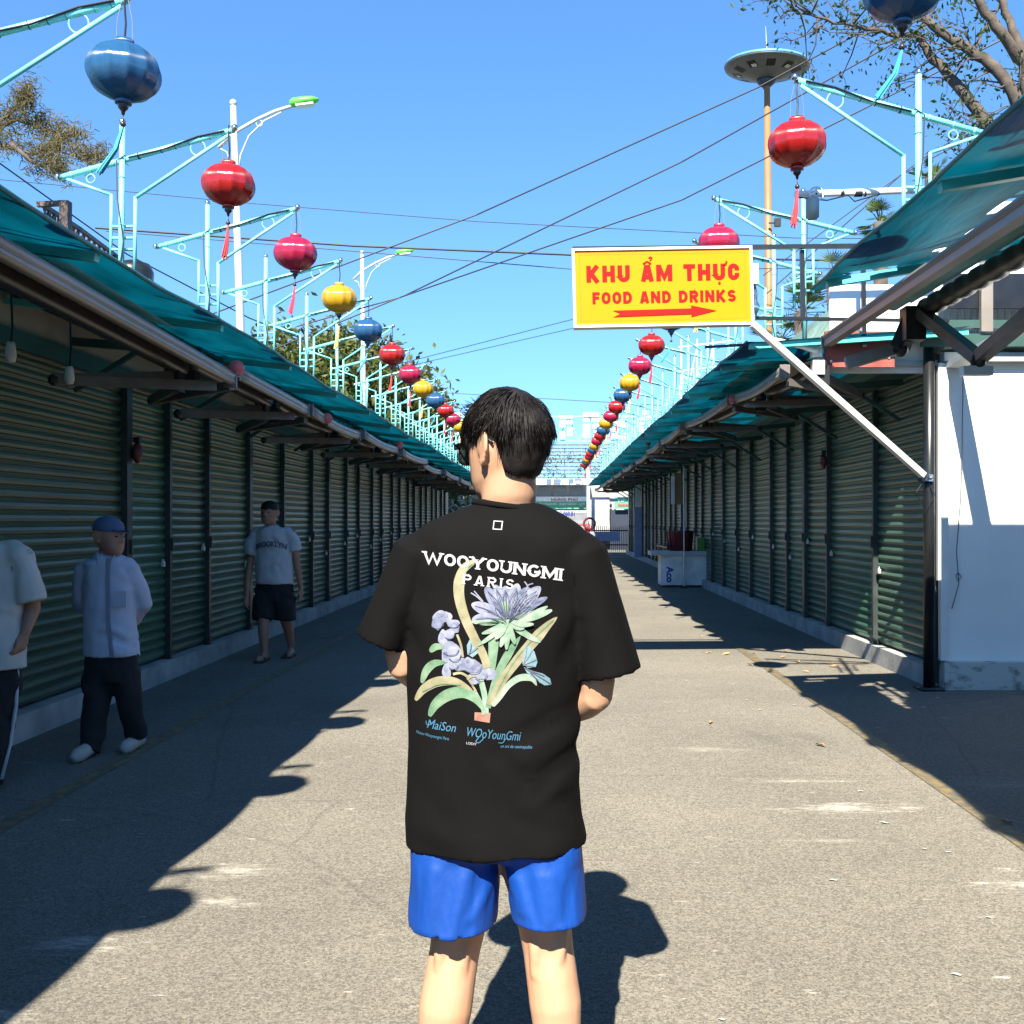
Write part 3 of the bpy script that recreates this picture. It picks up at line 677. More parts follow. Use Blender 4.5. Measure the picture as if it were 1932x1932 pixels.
# pink globe lamps at the bar ends
def globe(p, lab):
    t = thing('globe_lamp', lab, 'lamp', p, 'pink globe lamps on the awning bars')
    bm = B(); ball(bm, p, .054, 16, (1, 1, 1.05)); part('globe', bm, 'pink', t, True)
    bm = B(); box(bm, p + Vector((.0, 0, -.05)), (.03, .03, .03)); part('socket', bm, 'darkplastic', t)
for (x, y, z, lab) in ((-2.22, 7.24, 2.55, 'pink globe lamp at the end of the longest left awning bar'), (-2.23, 10.2, 2.49, 'second pink globe lamp along the left awnings'), (-2.2, 14.9, 2.58, 'third pink globe lamp along the left awnings'),
                       (-2.2, 29.0, 2.52, 'pink globe lamp of the left awnings seen beside the mouth of the man'),
                       (1.97, 11.02, 2.78, 'pink globe lamp nearest the camera on the right awnings'), (1.91, 20.1, 2.99, 'second pink globe lamp along the right awnings'), (1.9, 26.75, 2.93, 'third pink globe lamp along the right awnings'), (1.9, 30.5, 2.95, 'fourth and farthest pink globe lamp of the right awnings')):
    globe(Vector((x, y, z)), lab)
# bulbs hanging under the left awnings
for i, (px, py, D, top) in enumerate(((131, 700, 6.4, 640), (20, 655, 5.6, 600))):
    p = P(px, py, D); q = P(px, top - 20, D)
    t = thing('hanging_bulb', 'bulb holder on a black cord, %s' % ('nearer the thick shutter post' if i == 0 else 'close to the left edge of the photo'), 'light bulb', p, 'bulbs hanging under the left tarp')
    bm = B(); tube(bm, [p, (p + q) / 2 + Vector((.01, 0, 0)), q + Vector((0, 0, .2))], .006, 6); part('cord', bm, 'cablewire', t)
    bm = B(); lathe(bm, [(0, .03), (.02, .028), (.026, 0), (.03, -.05), (.022, -.08), (0, -.085)], 12, p); part('holder', bm, 'dirtywhite', t, True)
# red alarm lamps on posts
for x, y, z, lab in ((-3.52, 8.72, 2.05, 'dark red lamp on the thick post of the left shed'), (3.33, 12.5, 2.2, 'dark red lamp on a post of the right shed')):
    t = thing('red_lamp', lab, 'lamp', (x, y, z))
    bm = B(); ball(bm, (x, y, z), .07, 12, (.6, .8, 1.3)); part('lens', bm, 'maroon', t, True)
    bm = B(); box(bm, (x, y, z + .11), (.05, .05, .05)); part('bracket', bm, 'blackpost', t)

# ================================================================== lantern poles and lanterns
def make_pole():
    t = thing('lantern_pole', 'x', 'pole', (0, 0, 0), 'turquoise lantern poles along both sheds')
    bm = B(); tube(bm, [(0, 0, 0), (0, 0, 1.32)], [.021, .019], 10)
    for z in (.25, .62, .95): tube(bm, [(0, 0, z), (0, 0, z + .006)], .0235, 10)
    part('mast', bm, 'turq', t, True)
    bm = B(); ball(bm, (0, 0, 1.335), .024, 12); part('ball_cap', bm, 'chrome', t, True)
    bm = B(); ball(bm, (.785, .005, 1.295), .024, 12); part('ball_cap', bm, 'chrome', t, True)
    bm = B(); ball(bm, (-.455, .005, .96), .024, 12); part('ball_cap', bm, 'chrome', t, True)
    a, b = Vector((-.45, .03, .962)), Vector((.775, .03, 1.29))
    bm = B(); tube(bm, [a, b], .020, 10)
    for k in (.06, .17, .3, .44, .58, .66, .74, .8, .86, .92): p = a.lerp(b, k); tube(bm, [p, p.lerp(b, .012)], .0225, 10)
    part('arm', bm, 'turq', t, True)
    bm = B(); 
    for k in (.45, .58, .66, .74, .86, .93):
        p = a.lerp(b, k); tube(bm, [p, p.lerp(b, .01)], .0235, 10)
    tube(bm, [a.lerp(b, .4) + Vector((0, -.024, .0)), a.lerp(b, .6) + Vector((0, -.026, -.012)), a.lerp(b, .8) + Vector((0, -.026, .012)), a.lerp(b, .95) + Vector((0, -.026, .0))], .006, 5)
    tube(bm, [(.03, -.02, 1.1), (-.03, -.024, 1.06), (-.022, -.024, .8), (.024, -.024, .5), (-.02, -.024, .2), (.0, -.024, .0)], .005, 5)
    part('lamp_cable', bm, 'cablewire', t)
    bm = B(); tube(bm, [(.74, .03, 1.255), (.082, .03, .82)], .013, 8); tube(bm, [(.082, .03, .825), (.082, .03, .32)], .013, 8); part('bracket', bm, 'turq', t, True)
    bm = B(); tube(bm, [(-.40, .03, .952), (-.088, .03, .84)], .011, 8); tube(bm, [(-.088, .03, .845), (-.088, .03, .42)], .011, 8); part('bracket', bm, 'turq', t, True)
    for z in (.46, .54, .62):
        bm = B(); tube(bm, [(-.088, .03, z), (.082, .03, z)], .010, 6); part('rung', bm, 'turq', t, True)
    for cx, cz, r in ((.52, 1.165, .052), (-.235, .955, .03)):
        bm = B(); tube(bm, [(cx + r * math.cos(k / 20 * 2 * math.pi), .03, cz + r * math.sin(k / 20 * 2 * math.pi)) for k in range(21)], .0045, 5, cap=False); part('ring', bm, 'turq', t, True)
    return t
def make_lantern(mat, tmat):
    t = thing('silk_lantern', 'x', 'lantern', (0, 0, 0), 'silk lanterns hung from the turquoise poles')
    H2 = .137; prof = []
    for k in range(17):
        a = -math.pi / 2 + math.pi * k / 16
        r = .182 * max(0, math.cos(a)) ** (.84 if a > 0 else .90); z = H2 * math.sin(a)
        if r < .045: continue
        prof.append((r, z))
    prof = [(.045, -H2)] + prof + [(.045, H2)]
    bm = B(); lathe(bm, prof, 96, rib=.050); part('silk_body', bm, mat, t, True)
    bm = B(); lathe(bm, [(.044, H2 - .004), (.047, H2), (.047, H2 + .026), (.042, H2 + .028), (.040, H2 + .005)], 20); part('top_collar', bm, mat, t, True)
    bm = B(); lathe(bm, [(.03, -H2 - .024), (.041, -H2 - .022), (.040, -H2 + .004), (.02, -H2 + .004)], 20); part('bottom_collar', bm, mat, t, True)
    bm = B(); lathe(bm, [(0, -H2 - .080), (.008, -H2 - .076), (.010, -H2 - .06), (.024, -H2 - .045), (.026, -H2 - .036), (.02, -H2 - .03), (.034, -H2 - .022), (0, -H2 - .020)], 14); part('finial', bm, 'wood', t, True)
    bm = B(); tube(bm, [(0, 0, -H2 - .07), (.002, 0, -H2 - .10), (0, 0, -H2 - .13)], .003, 5); ball(bm, (0, 0, -H2 - .125), .015, 10); part('bead', bm, 'wood', t, True)
    bm = B()
    for k in range(22):
        a = rnd.random() * 6.28; r = .005 + .009 * rnd.random(); L = .21 + .03 * rnd.random(); sw = -.03 if tmat != 'tblue' else -.11
        tube(bm, [(.3 * r * math.cos(a), .3 * r * math.sin(a), -H2 - .14), (r * math.cos(a) + sw * .3, r * math.sin(a), -H2 - .14 - L * .5), (1.5 * r * math.cos(a) + sw, 1.5 * r * math.sin(a), -H2 - .14 - L)], .0035, 4)
    part('tassel', bm, tmat, t)
    bm = B(); tube(bm, [(0, 0, H2 + .02), (.006, 0, H2 + .11), (-.002, 0, H2 + .2), (0, 0, H2 + .275)], .0055, 6); part('cord', bm, 'cablewire', t)
    bm = B()
    tube(bm, [(-.042, 0, H2 + .02), (-.038, 0, H2 + .13), (-.012, 0, H2 + .25)], .0018, 4); tube(bm, [(.042, 0, H2 + .02), (.038, 0, H2 + .13), (.012, 0, H2 + .25)], .0018, 4)
    part('wire_loop', bm, 'thinwire', t)
    return t
for nm in ('lblue', 'lred', 'lcrim', 'lyel'):     # silk wound round the body: sheen runs as a level band
    m = M[nm]; n = m.node_tree.nodes; l = m.node_tree.links
    tg = n.new('ShaderNodeTangent'); tg.direction_type = 'RADIAL'; tg.axis = 'Z'
    l.new(tg.outputs[0], n['Principled BSDF'].inputs['Tangent'])
protoP = make_pole()
CN = ['yellow', 'blue', 'red', 'crimson']
protoL = {'blue': make_lantern('lblue', 'tblue'), 'red': make_lantern('lred', 'tred'), 'crimson': make_lantern('lcrim', 'tcrim'), 'yellow': make_lantern('lyel', 'tyel')}
used = set(); usedP = [False]
def place(root, flag, loc, label):
    if flag in used: o = dup(root, loc, label)
    else:
        used.add(flag); o = root; o.location = loc; o['label'] = label
    return o
lr2 = random.Random(3)
cnt = {}
for side in ('left', 'right'):
    ys = lpole if side == 'left' else rl
    for k, y in enumerate(ys):
        if y > (40 if side == 'left' else 44): continue
        # colour order along a row: blue, red, crimson, yellow
        if side == 'left': col = ['blue', 'red', 'crimson', 'yellow'][(k - 3) % 4]; seen = k >= 3; hidden = k >= 17; X = -2.21; mx = -2.98; zb = 2.90
        else:
            col = ['blue', 'red', 'crimson', 'yellow'][(k - 2) % 4]; seen = k >= 2; hidden = False
            X = 1.56 + (1.35 - 1.56) * min(1, max(0, (y - 6) / 8)) + .10 * max(0, (y - 24) / 20); mx = X + .765; zb = 2.96
            if 9 < y < 9.2: zb = 3.05
        s = 1 if side == 'left' else -1
        if seen:
            cnt[(side, col)] = cnt.get((side, col), 0) + 1; n_ = cnt[(side, col)]
            where = '%s %s lantern from the camera in the %s row' % (ORD[n_ - 1], col, side)
            pl = 'turquoise pole of the %s %s lantern in the %s row' % (ORD[n_ - 1], col, side)
        else:
            d_ = {0: 'nearest behind', 1: 'next after the one behind', 2: 'just ahead of'}[k]
            where = '%s lantern of the %s row hanging overhead, %s the camera' % (col, side, d_)
            pl = 'turquoise lantern pole of the %s row, %s the camera, overhead' % (side, d_)
        po = place(protoP, 'pole', (mx, y, zb), pl)
        po.scale = (s, 1, 1)
        po.rotation_euler = (0, R(lr2.uniform(-.6, .6)), R(lr2.uniform(-2.5, 2.5)))
        lx = X - s * .012
        lo = place(protoL[col], col, (lx + lr2.uniform(-.012, .012), y + lr2.uniform(-.02, .02), zb + .885 + lr2.uniform(-.012, .012)), where)
        lo.rotation_euler = (R(lr2.uniform(-1.5, 1.5)), R(lr2.uniform(-1.5, 1.5)), R(lr2.uniform(-12, 12)))
        lo.scale = [1 + lr2.uniform(-.02, .03)] * 3
# ================================================================== food sign
SG = thing('direction_sign', 'yellow sign with red Vietnamese and English lettering and a red arrow', 'sign', P(1251, 541, 8.5))
SG.rotation_euler = (0, R(-1.5), R(2.0))
SW, SH = 1.50, .655
def sp(name, bm, m, parent=None, smooth=False):
    o = fin(name, bm, M[m], None, smooth); o.parent = parent or SG; return o
bm = B(); box(bm, (0, .05, 0), (SW - .04, .10, SH - .04)); fc = sp('box', bm, 'yellow')
bm = B()
for x in (-SW / 2 + .010, SW / 2 - .010): box(bm, (x, .045, 0), (.020, .12, SH))
for z in (-SH / 2 + .010, SH / 2 - .010): box(bm, (0, .045, z), (SW - .040, .12, .020))
sp('frame', bm, 'signframe')
def lay_text(body, x0, x1, zb, cap, offs, parent, m, name='lettering', shear=0, depth=.003, y=-.002, ref='H'):
    r = me_bm(text_mesh(ref, 1, offs)); ch = max(v.co.y for v in r.verts) - min(v.co.y for v in r.verts); base = min(v.co.y for v in r.verts); r.free()
    b_ = me_bm(text_mesh(body, 1, offs, 0, shear)); xs = [v.co.x for v in b_.verts]; a, b2 = min(xs), max(xs)
    sx = (x1 - x0) / (b2 - a); sz = cap / ch
    for v in b_.verts: v.co = Vector((x0 + (v.co.x - a) * sx, y, zb + (v.co.y - base) * sz))
    g = bmesh.ops.extrude_face_region(b_, geom=b_.faces[:]); bmesh.ops.translate(b_, vec=(0, -depth, 0), verts=[e for e in g['geom'] if isinstance(e, bmesh.types.BMVert)])
    return b_
def sign_words(txt, x0, x1, zb, cap, th, extra=()):
    qs, W_ = words(txt, th); bm = B(); sx = (x1 - x0) / W_
    for q, k in list(qs) + [(e, 9) for e in extra]:
        y = -.0022 - .0004 * k
        vs = [bm.verts.new((x0 + p[0] * sx, y, zb + p[1] * cap)) for p in q]; bm.faces.new(vs)
    g = bmesh.ops.extrude_face_region(bm, geom=bm.faces[:]); 
    bmesh.ops.translate(bm, vec=(0, .0018, 0), verts=[e for e in g['geom'] if isinstance(e, bmesh.types.BMVert)])
    return bm
# accents of the Vietnamese words
_w = lambda s_: words(s_, .27)[1]
xa = _w('KHU ') + .5 + WID['A'] / 2 + .16 - .0
xa = WID['K'] + WID['H'] + WID['U'] + .48 + .5 + WID['A'] / 2
xu = WID['K'] + WID['H'] + WID['U'] + .48 + .5 + WID['A'] + WID['M'] + .32 + .5 + WID['T'] + WID['H'] + .32
ex = ribbon2d([(xa - .24, 1.06), (xa, 1.20), (xa + .24, 1.06)], .09) + ribbon2d([(xa + .10, 1.40), (xa + .20, 1.47), (xa + .29, 1.41), (xa + .24, 1.32), (xa + .17, 1.25)], .075)
ex += ribbon2d([(xu + WID['U'] - .14, .93), (xu + WID['U'] + .04, .96), (xu + WID['U'] + .10, 1.14)], .11) + [((xu + .29, -.24), (xu + .43, -.24), (xu + .43, -.10), (xu + .29, -.10))]
sp('lettering', sign_words('KHU AM THUC', -.635, .64, .045, .138, .27, ex), 'signred', fc)
sp('lettering', sign_words('FOOD AND DRINKS', -.59, .605, -.135, .099, .25), 'signred', fc)
bm = B()
def prism(bm, pts, y0, y1):
    a = [bm.verts.new((x, y0, z)) for x, z in pts]; b = [bm.verts.new((x, y1, z)) for x, z in pts]
    bm.faces.new(a); bm.faces.new(b[::-1])
    for k in range(len(pts)): bm.faces.new((a[k], a[(k + 1) % len(pts)], b[(k + 1) % len(pts)], b[k]))
prism(bm, [(-.42, -.245), (-.36, -.218), (-.42, -.191), (.23, -.185), (.23, -.160), (.44, -.207), (.23, -.256), (.23, -.233)], -.005, -.001)
sp('arrow', bm, 'signred', fc)
bm = B()
for k in range(70):
    x = -.69 + 1.38 * k / 69
    for z in (-.275, .275): box(bm, (x, -.001, z), (.008, .003, .004))
for k in range(28):
    z = -.27 + .54 * k / 27
    for x in (-.69, .69): box(bm, (x, -.001, z), (.004, .003, .008))
sp('stitched_border', bm, 'cardboard', fc)
bm = B(); box(bm, (SW / 2 + .03, .05, .1), (.05, .08, .17)); sp('power_box', bm, 'galv')
bm = B()
for k in range(5): tube(bm, [(SW / 2 + .03, .05, .02), (SW / 2 + .03 + .02 * math.sin(k), .05, -.06), (SW / 2 + .015 + .012 * k, .04, -.17), (SW / 2 + .03, .05, -.26)], .004, 4)
sp('wire_bundle', bm, 'cablewire')
sf = thing('support_rack', 'black steel rails and uprights holding the yellow sign', 'support rack', (2.3, 8.7, 3.2))
bm = B(); bar(bm, P(1080, 470, 8.68), P(1830, 462, 8.72), .036); bar(bm, P(1330, 655, 8.74), P(1560, 641, 8.74), .022); bar(bm, P(1425, 600, 8.68), P(1790, 606, 8.72), .028); part('rail', bm, 'blackpost', sf)
for px in (1513, 1628):
    bm = B(); bar(bm, P(px, 472, 8.74), P(px + 2, 655 if px > 1600 else 602, 8.74), .036); part('upright', bm, 'blackpost', sf)
t = thing('sign_brace', 'pale slanting steel brace from the yellow sign to the black post', 'brace', P(1745, 900, 8.86))
bm = B(); bar(bm, P(1420, 612, 8.5), P(1742, 897, 8.84), .062, .05); part('bar', bm, 'galv', t)
p0 = P(1746, 902, 8.9)
bm = B(); tube(bm, [p0 + Vector((0, 0, -.03)), p0 + Vector((0, 0, .03))], .066, 14); ball(bm, p0 + Vector((.02, -.07, 0)), .018, 8); part('clamp', bm, 'chrome', t)
bm = B(); tube(bm, [p0, p0 + Vector((-.1, -.06, -.12)), p0 + Vector((-.04, -.07, -.3)), p0 + Vector((.06, -.07, -.14)), p0], .004, 4); part('tie_wire', bm, 'cablewire', t)
# floodlight on its white arm
fl = thing('floodlight', 'grey lamp head on a white taped pipe above the torn tarp', 'street light', P(1600, 365, 6.75))
bm = B(); tube(bm, [P(1500, 367, 6.75), P(1790, 357, 6.75)], .022, 12); part('pipe', bm, 'white', fl, True)
bm = B()
for a, b in ((1585, 1592), (1612, 1626), (1630, 1633)): tube(bm, [P(a, 365, 6.75), P(b, 364.6, 6.75)], .0235, 12)
tube(bm, [P(1500, 372, 6.72), P(1560, 378, 6.72), P(1600, 368, 6.72), P(1612, 380, 6.72), P(1660, 366, 6.72)], .005, 5); part('tape', bm, 'blackpost', fl)
bm = B(); q = P(1540, 366, 6.70)
tube(bm, [q + Vector((.045 * math.cos(k / 16 * 6.2832), 0, .045 * math.sin(k / 16 * 6.2832))) for k in range(17)], .006, 6, cap=False); box(bm, q, (.09, .01, .012)); box(bm, q, (.012, .01, .09)); part('ring', bm, 'white', fl)
bm = B(); rt = Matrix.Rotation(R(-6), 3, 'Y') @ Matrix.Rotation(R(25), 3, 'X'); box(bm, P(1533, 393, 6.72), (.085, .035, .15), rt); bmesh.ops.bevel(bm, geom=bm.edges[:], offset=.012, segments=2, affect='EDGES'); part('lamp_head', bm, 'greytrim', fl, True)

# ================================================================== tower, street lamps
tw = thing('saucer_tower', 'flying saucer on a tall orange column', 'tower', P(1455, 983, 60) * 1)
tc = P(1447, 125, 60)
bm = B(); tube(bm, [(12.9, 60, 0), (tc.x, 60, tc.z - 1.0)], [.33, .17], 16); part('column', bm, 'orange', tw, True)
def tilt(bm):
    bmesh.ops.rotate(bm, cent=tc, matrix=Matrix.Rotation(R(2), 3, 'Y') @ Matrix.Rotation(R(4), 3, 'X'), verts=bm.verts[:])
bm = B(); lathe(bm, [(2.47, -.05), (2.44, -.13), (2.2, -.22), (1.0, -.62), (.55, -.78)], 48, tc); tilt(bm); part('underside', bm, 'ufogrey', tw, True)
bm = B(); lathe(bm, [(2.47, -.06), (2.49, .0), (2.44, .10), (1.6, .32), (.8, .42), (0, .42)], 48, tc); tilt(bm); part('upper_shell', bm, 'ufoblue', tw, True)
bm = B(); lathe(bm, [(.56, -.77), (.52, -.95), (.30, -1.15), (.17, -1.22), (.16, -1.3)], 24, tc); tilt(bm); part('hub', bm, 'navy', tw, True)
bm = B(); lathe(bm, [(.68, .40), (.66, .62), (.5, .82), (.28, .93), (0, .97)], 24, tc); tilt(bm); part('dome', bm, 'glassy', tw, True)
bm = B(); tube(bm, [tc + Vector((0, 0, .9)), tc + Vector((-.08, 0, 2.35))], [.03, .008], 6); part('antenna', bm, 'lampwhite', tw)
for k in range(10):
    bm = B(); a = k / 10 * 6.283 + .25
    def q_(r, da): 
        z = -.22 - (2.2 - r) * .333 - .012
        return tc + Vector((r * math.cos(a + da), r * math.sin(a + da), z))
    bm.faces.new([bm.verts.new(v) for v in (q_(1.45, -.17), q_(2.0, -.13), q_(2.0, .13), q_(1.45, .17))])
    bmesh.ops.solidify(bm, geom=bm.faces[:], thickness=.01)
    tilt(bm); w_ = part('window', bm, 'darkplastic', tw)
    if k % 2 == 0:
        bm = B(); bm.faces.new([bm.verts.new(v + Vector((0, 0, -.02))) for v in (q_(1.5, -.06), q_(1.75, -.05), q_(1.75, .13), q_(1.5, .14))]); bmesh.ops.solidify(bm, geom=bm.faces[:], thickness=.008); tilt(bm)
        o = fin('pane', bm, M['signwhite']); o.parent = w_; o.location = (0, 0, 0)
bm = B(); c_ = P(1467, 420, 59.4); box(bm, c_, (.35, .3, .45)); box(bm, c_ + Vector((-.3, .1, 0)), (.4, .08, .08)); part('floodlight', bm, 'darkplastic', tw)
def lamp_post(top, base, s, lab):
    t = thing('street_lamp', lab, 'street lamp', base, 'street lamps behind the left shed')
    k = s
    bm = B(); tube(bm, [base, top], [.10, .055], 12); ball(bm, top + Vector((0, 0, .06)), .07, 10); part('pole', bm, 'lampwhite', t, True)
    A = top + Vector((.0, 0, -.52))
    pts = [A + Vector((-.28, 0, -.28)), A, A + Vector((.45, 0, .26)), A + Vector((.8, 0, .42)), A + Vector((1.12, 0, .52))]
    bm = B(); tube(bm, pts, .034, 8); part('arm', bm, 'lampwhite', t, True)
    bm = B(); tube(bm, [A + Vector((.12, 0, -.65)), A + Vector((.14, 0, -.42)), A + Vector((.3, 0, -.05)), A + Vector((.6, 0, .24)), A + Vector((.92, 0, .40))], .016, 6)
    tube(bm, [A + Vector((.5 + .06 * math.cos(j / 14 * 6.2832), 0, .21 + .06 * math.sin(j / 14 * 6.2832) - .02)) for j in range(15)], .01, 5, cap=False)
    tube(bm, [A + Vector((-.28, 0, -.28)), A + Vector((-.12, 0, -.36)), A + Vector((-.06, 0, -.6))], .014, 6); part('brace', bm, 'lampwhite', t, True)
    bm = B(); rings = []
    h = A + Vector((1.36, 0, .60)); d = Vector((.97, 0, .12)).normalized()
    for f, w_, hh in ((-.28, .05, .05), (-.22, .10, .085), (0, .125, .085), (.16, .11, .07), (.27, .05, .03)):
        c = h + d * f; rings.append([bm.verts.new(c + Vector((0, w_ * math.cos(j / 12 * 6.2832), hh * math.sin(j / 12 * 6.2832) + .01))) for j in range(12)])
    for r0, r1 in zip(rings[:-1], rings[1:]):
        for j in range(12): bm.faces.new((r0[j], r0[(j + 1) % 12], r1[(j + 1) % 12], r1[j]))
    bm.faces.new(rings[0]); bm.faces.new(rings[-1]); part('lamp_head', bm, 'lampgreen', t, True)
    bm = B(); box(bm, h + Vector((.02, 0, -.065)), (.34, .17, .03), Matrix.Rotation(R(-7), 3, 'Y')); part('lens', bm, 'signwhite', t)
def ground(px, py, D):
    v = P(px, py, D); v.z = 0; return v
lamp_post(P(440, 200, 19.6), ground(470, 640, 19.6), 1, 'nearer white street lamp with a green head, left')
lamp_post(P(683, 480, 32.5), ground(690, 640, 32.5), 1, 'farther white street lamp with a green head behind the yellow lantern')

# ================================================================== overhead cables
def cable(lab, pts, r=.014, sag=.0):
    bm = B(); full = []
    for a, b in zip(pts[:-1], pts[1:]):
        for k in range(8):
            t_ = k / 8; p = a.lerp(b, t_); p.z -= sag * math.sin(t_ * math.pi); full.append(p)
    full.append(pts[-1]); tube(bm, full, r, 5)
    tag(fin('overhead_cable', bm, M['cablewire']), lab, 'cable', 'overhead cables')
cable('topmost of the three cables slanting up to the right, passing under the saucer', [P(380, 600, 26), P(900, 405, 26), P(1430, 165, 24), P(1700, 20, 23)], .019)
cable('middle of the three cables slanting up to the right', [P(470, 678, 27), P(767, 556, 27), P(1287, 305, 25), P(1760, 40, 23)], .019)
cable('lowest of the three cables slanting up to the right, ending behind the blue lantern', [P(560, 616, 27), P(755, 561, 27), P(1287, 377, 25), P(1900, 70, 23)], .019)
cable('thick cable bundle running level behind the yellow sign', [P(180, 430, 30), P(667, 464, 30), P(1080, 481, 30), P(1960, 500, 30)], .032)
cable('thin cable just below the thick level bundle', [P(200, 436, 30.3), P(667, 474, 30.3), P(1080, 508, 30.3), P(1960, 505, 30.3)], .014)
cable('thin high cable crossing from the left edge above the thick bundle', [P(-40, 335, 32), P(466, 383, 32), P(900, 418, 32), P(1500, 449, 32), P(1960, 452, 32)], .013)
cable('cable sloping down from the left edge behind the street lamp', [P(-40, 280, 17), P(240, 480, 20), P(470, 600, 22), P(700, 690, 30)], .014)
cable('faint cable low over the middle of the street', [P(740, 690, 34), P(1090, 600, 32)], .012)
cable('second faint cable low over the middle of the street', [P(730, 700, 36), P(1100, 615, 33)], .011)
cable('cable behind the head of the man', [P(790, 738, 40), P(1420, 775, 40)], .014)
cable('pair of thin cables rising to the right edge', [P(1440, 560, 20), P(1700, 330, 19), P(1960, 190, 18)], .011)
cable('thin cable beside the right turquoise poles', [P(1440, 520, 20.5), P(1740, 300, 19.5), P(1960, 165, 18.5)], .010)

# ================================================================== truss behind the left shed
t = thing('steel_truss', 'rusty steel lattice truss rising behind the left tarp', 'truss', (-7, 16, 3))
a0, a1, b0, b1 = P(70, 386, 15), P(124, 383, 15), P(122, 442, 15), P(125, 386, 15)
bm = B(); bar(bm, a0, a1, .07); bar(bm, P(124, 380, 15), P(122, 520, 15), .13); part('head_frame', bm, 'truss', t)
tp = [P(82, 388, 15), P(150, 432, 16.5), P(215, 480, 19), P(265, 520, 22)]; bt = [P(84, 412, 15), P(140, 450, 16.5), P(205, 500, 19), P(262, 530, 22)]
bm = B()
for seq in (tp, bt):
    for p, q in zip(seq[:-1], seq[1:]): bar(bm, p, q, .06); bar(bm, p + Vector((-.5, 0, 0)), q + Vector((-.5, 0, 0)), .05)
part('chord', bm, 'truss', t)
for q_ in (P(124, 440, 15), tp[2], tp[3]):
    bm = B(); bar(bm, Vector((q_.x, q_.y, 0)), q_, .12); part('leg', bm, 'truss', t)
bm = B()
for (p, q), (r, s_) in zip(zip(tp[:-1], tp[1:]), zip(bt[:-1], bt[1:])):
    for k in range(7):
        x, y = p.lerp(q, k / 7), r.lerp(s_, (k + .5) / 7); z = p.lerp(q, (k + 1) / 7); bar(bm, x, y, .03); bar(bm, y, z, .03); bar(bm, x + Vector((-.5, 0, 0)), y, .025)
part('lattice', bm, 'truss', t)
t = thing('roof_tank', 'small dark tank and brick stub showing over the left tarp', 'tank', P(265, 520, 18))
bm = B(); lathe(bm, [(0, -.5), (.3, -.5), (.32, .0), (.26, .12), (.08, .18), (0, .18)], 16, P(252, 512, 17)); part('tank', bm, 'blackpost', t, True)
bm = B(); box(bm, P(266, 530, 17.4), (.10, .3, .5)); part('stub', bm, 'redboard', t); bm = B(); q_ = P(258, 530, 17.2); box(bm, (q_.x, q_.y, q_.z / 2 - .05), (.7, .7, q_.z)); part('plinth', bm, 'greywall', t)

# ================================================================== trees
def leaves(bm, centers, n, size, sx=(1, 1, 1), r=random.Random(1), droop=0.):
    for _ in range(n):
        c, rad = r.choice(centers)
        d = Vector((r.gauss(0, 1) * sx[0], r.gauss(0, 1) * sx[1], r.gauss(0, 1) * sx[2])) * rad * .5
        p = c + d; s = size * r.uniform(.6, 1.3)
        q = Quaternion((r.gauss(0, 1), r.gauss(0, 1), r.gauss(0, 1), r.gauss(0, 1))).normalized()
        a = q @ Vector((s, 0, 0)); b = q @ Vector((0, s * .45, 0)); cc = q @ Vector((0, 0, s * .12))
        v = [bm.verts.new(p - a), bm.verts.new(p + b * 1 - cc), bm.verts.new(p + a), bm.verts.new(p - b - cc)]
        bm.faces.new(v)
def bushy(name, lab, base, top, width, n, size, m, group, seed, depth=None):
    r = random.Random(seed); t = thing(name, lab, 'tree', base, group)
    h = top - base.z; bm = B()
    pts = [base, base + Vector((.1 * h * r.uniform(-.3, .3), 0, h * .3)), base + Vector((0, 0, h * .6))]
    tube(bm, pts, [.035 * h, .026 * h, .012 * h], 9)
    cs = []
    for k in range(44):
        a = r.random() * 6.283; u = r.uniform(-.75, 1); rr = math.sqrt(max(0, 1 - u * u)) * r.uniform(.55, 1.0)
        c = base + Vector((rr * math.cos(a) * width / 2, rr * math.sin(a) * (depth or width) / 2, h * .60 + u * h * .37))
        cs.append((c, width * r.uniform(.10, .19)))
        if k % 3 == 0: tube(bm, [pts[1].lerp(pts[2], r.random()), (pts[2] + c) / 2 + Vector((0, 0, -.3)), c], [.012 * h, .007 * h, .003 * h], 5)
    part('trunk', bm, 'bark', t, True)
    bm = B(); leaves(bm, cs, n, size, r=r); part('crown', bm, m, t)
G = 'trees behind the left shed'
bushy('broadleaf_tree', 'bushy green tree behind the left shed, under the yellow and blue lanterns', ground(565, 640, 40), P(0, 632, 40).z, 6.4, 9000, .17, 'leafbg', G, 1)
bushy('broadleaf_tree', 'rounded tree behind the left shed, below the largest far blue lantern', ground(655, 640, 42), P(0, 636, 42).z, 5.4, 8000, .17, 'leafbg', G, 2)
bushy('broadleaf_tree', 'darker tree behind the left shed at the foot of the lantern row', ground(725, 640, 45), P(0, 668, 45).z, 5.6, 8000, .17, 'leafbg', G, 3)
bushy('broadleaf_tree', 'low dark tree at the far end of the left shed', ground(790, 640, 50), P(0, 790, 50).z, 5, 2600, .17, 'leafdark', G, 4)
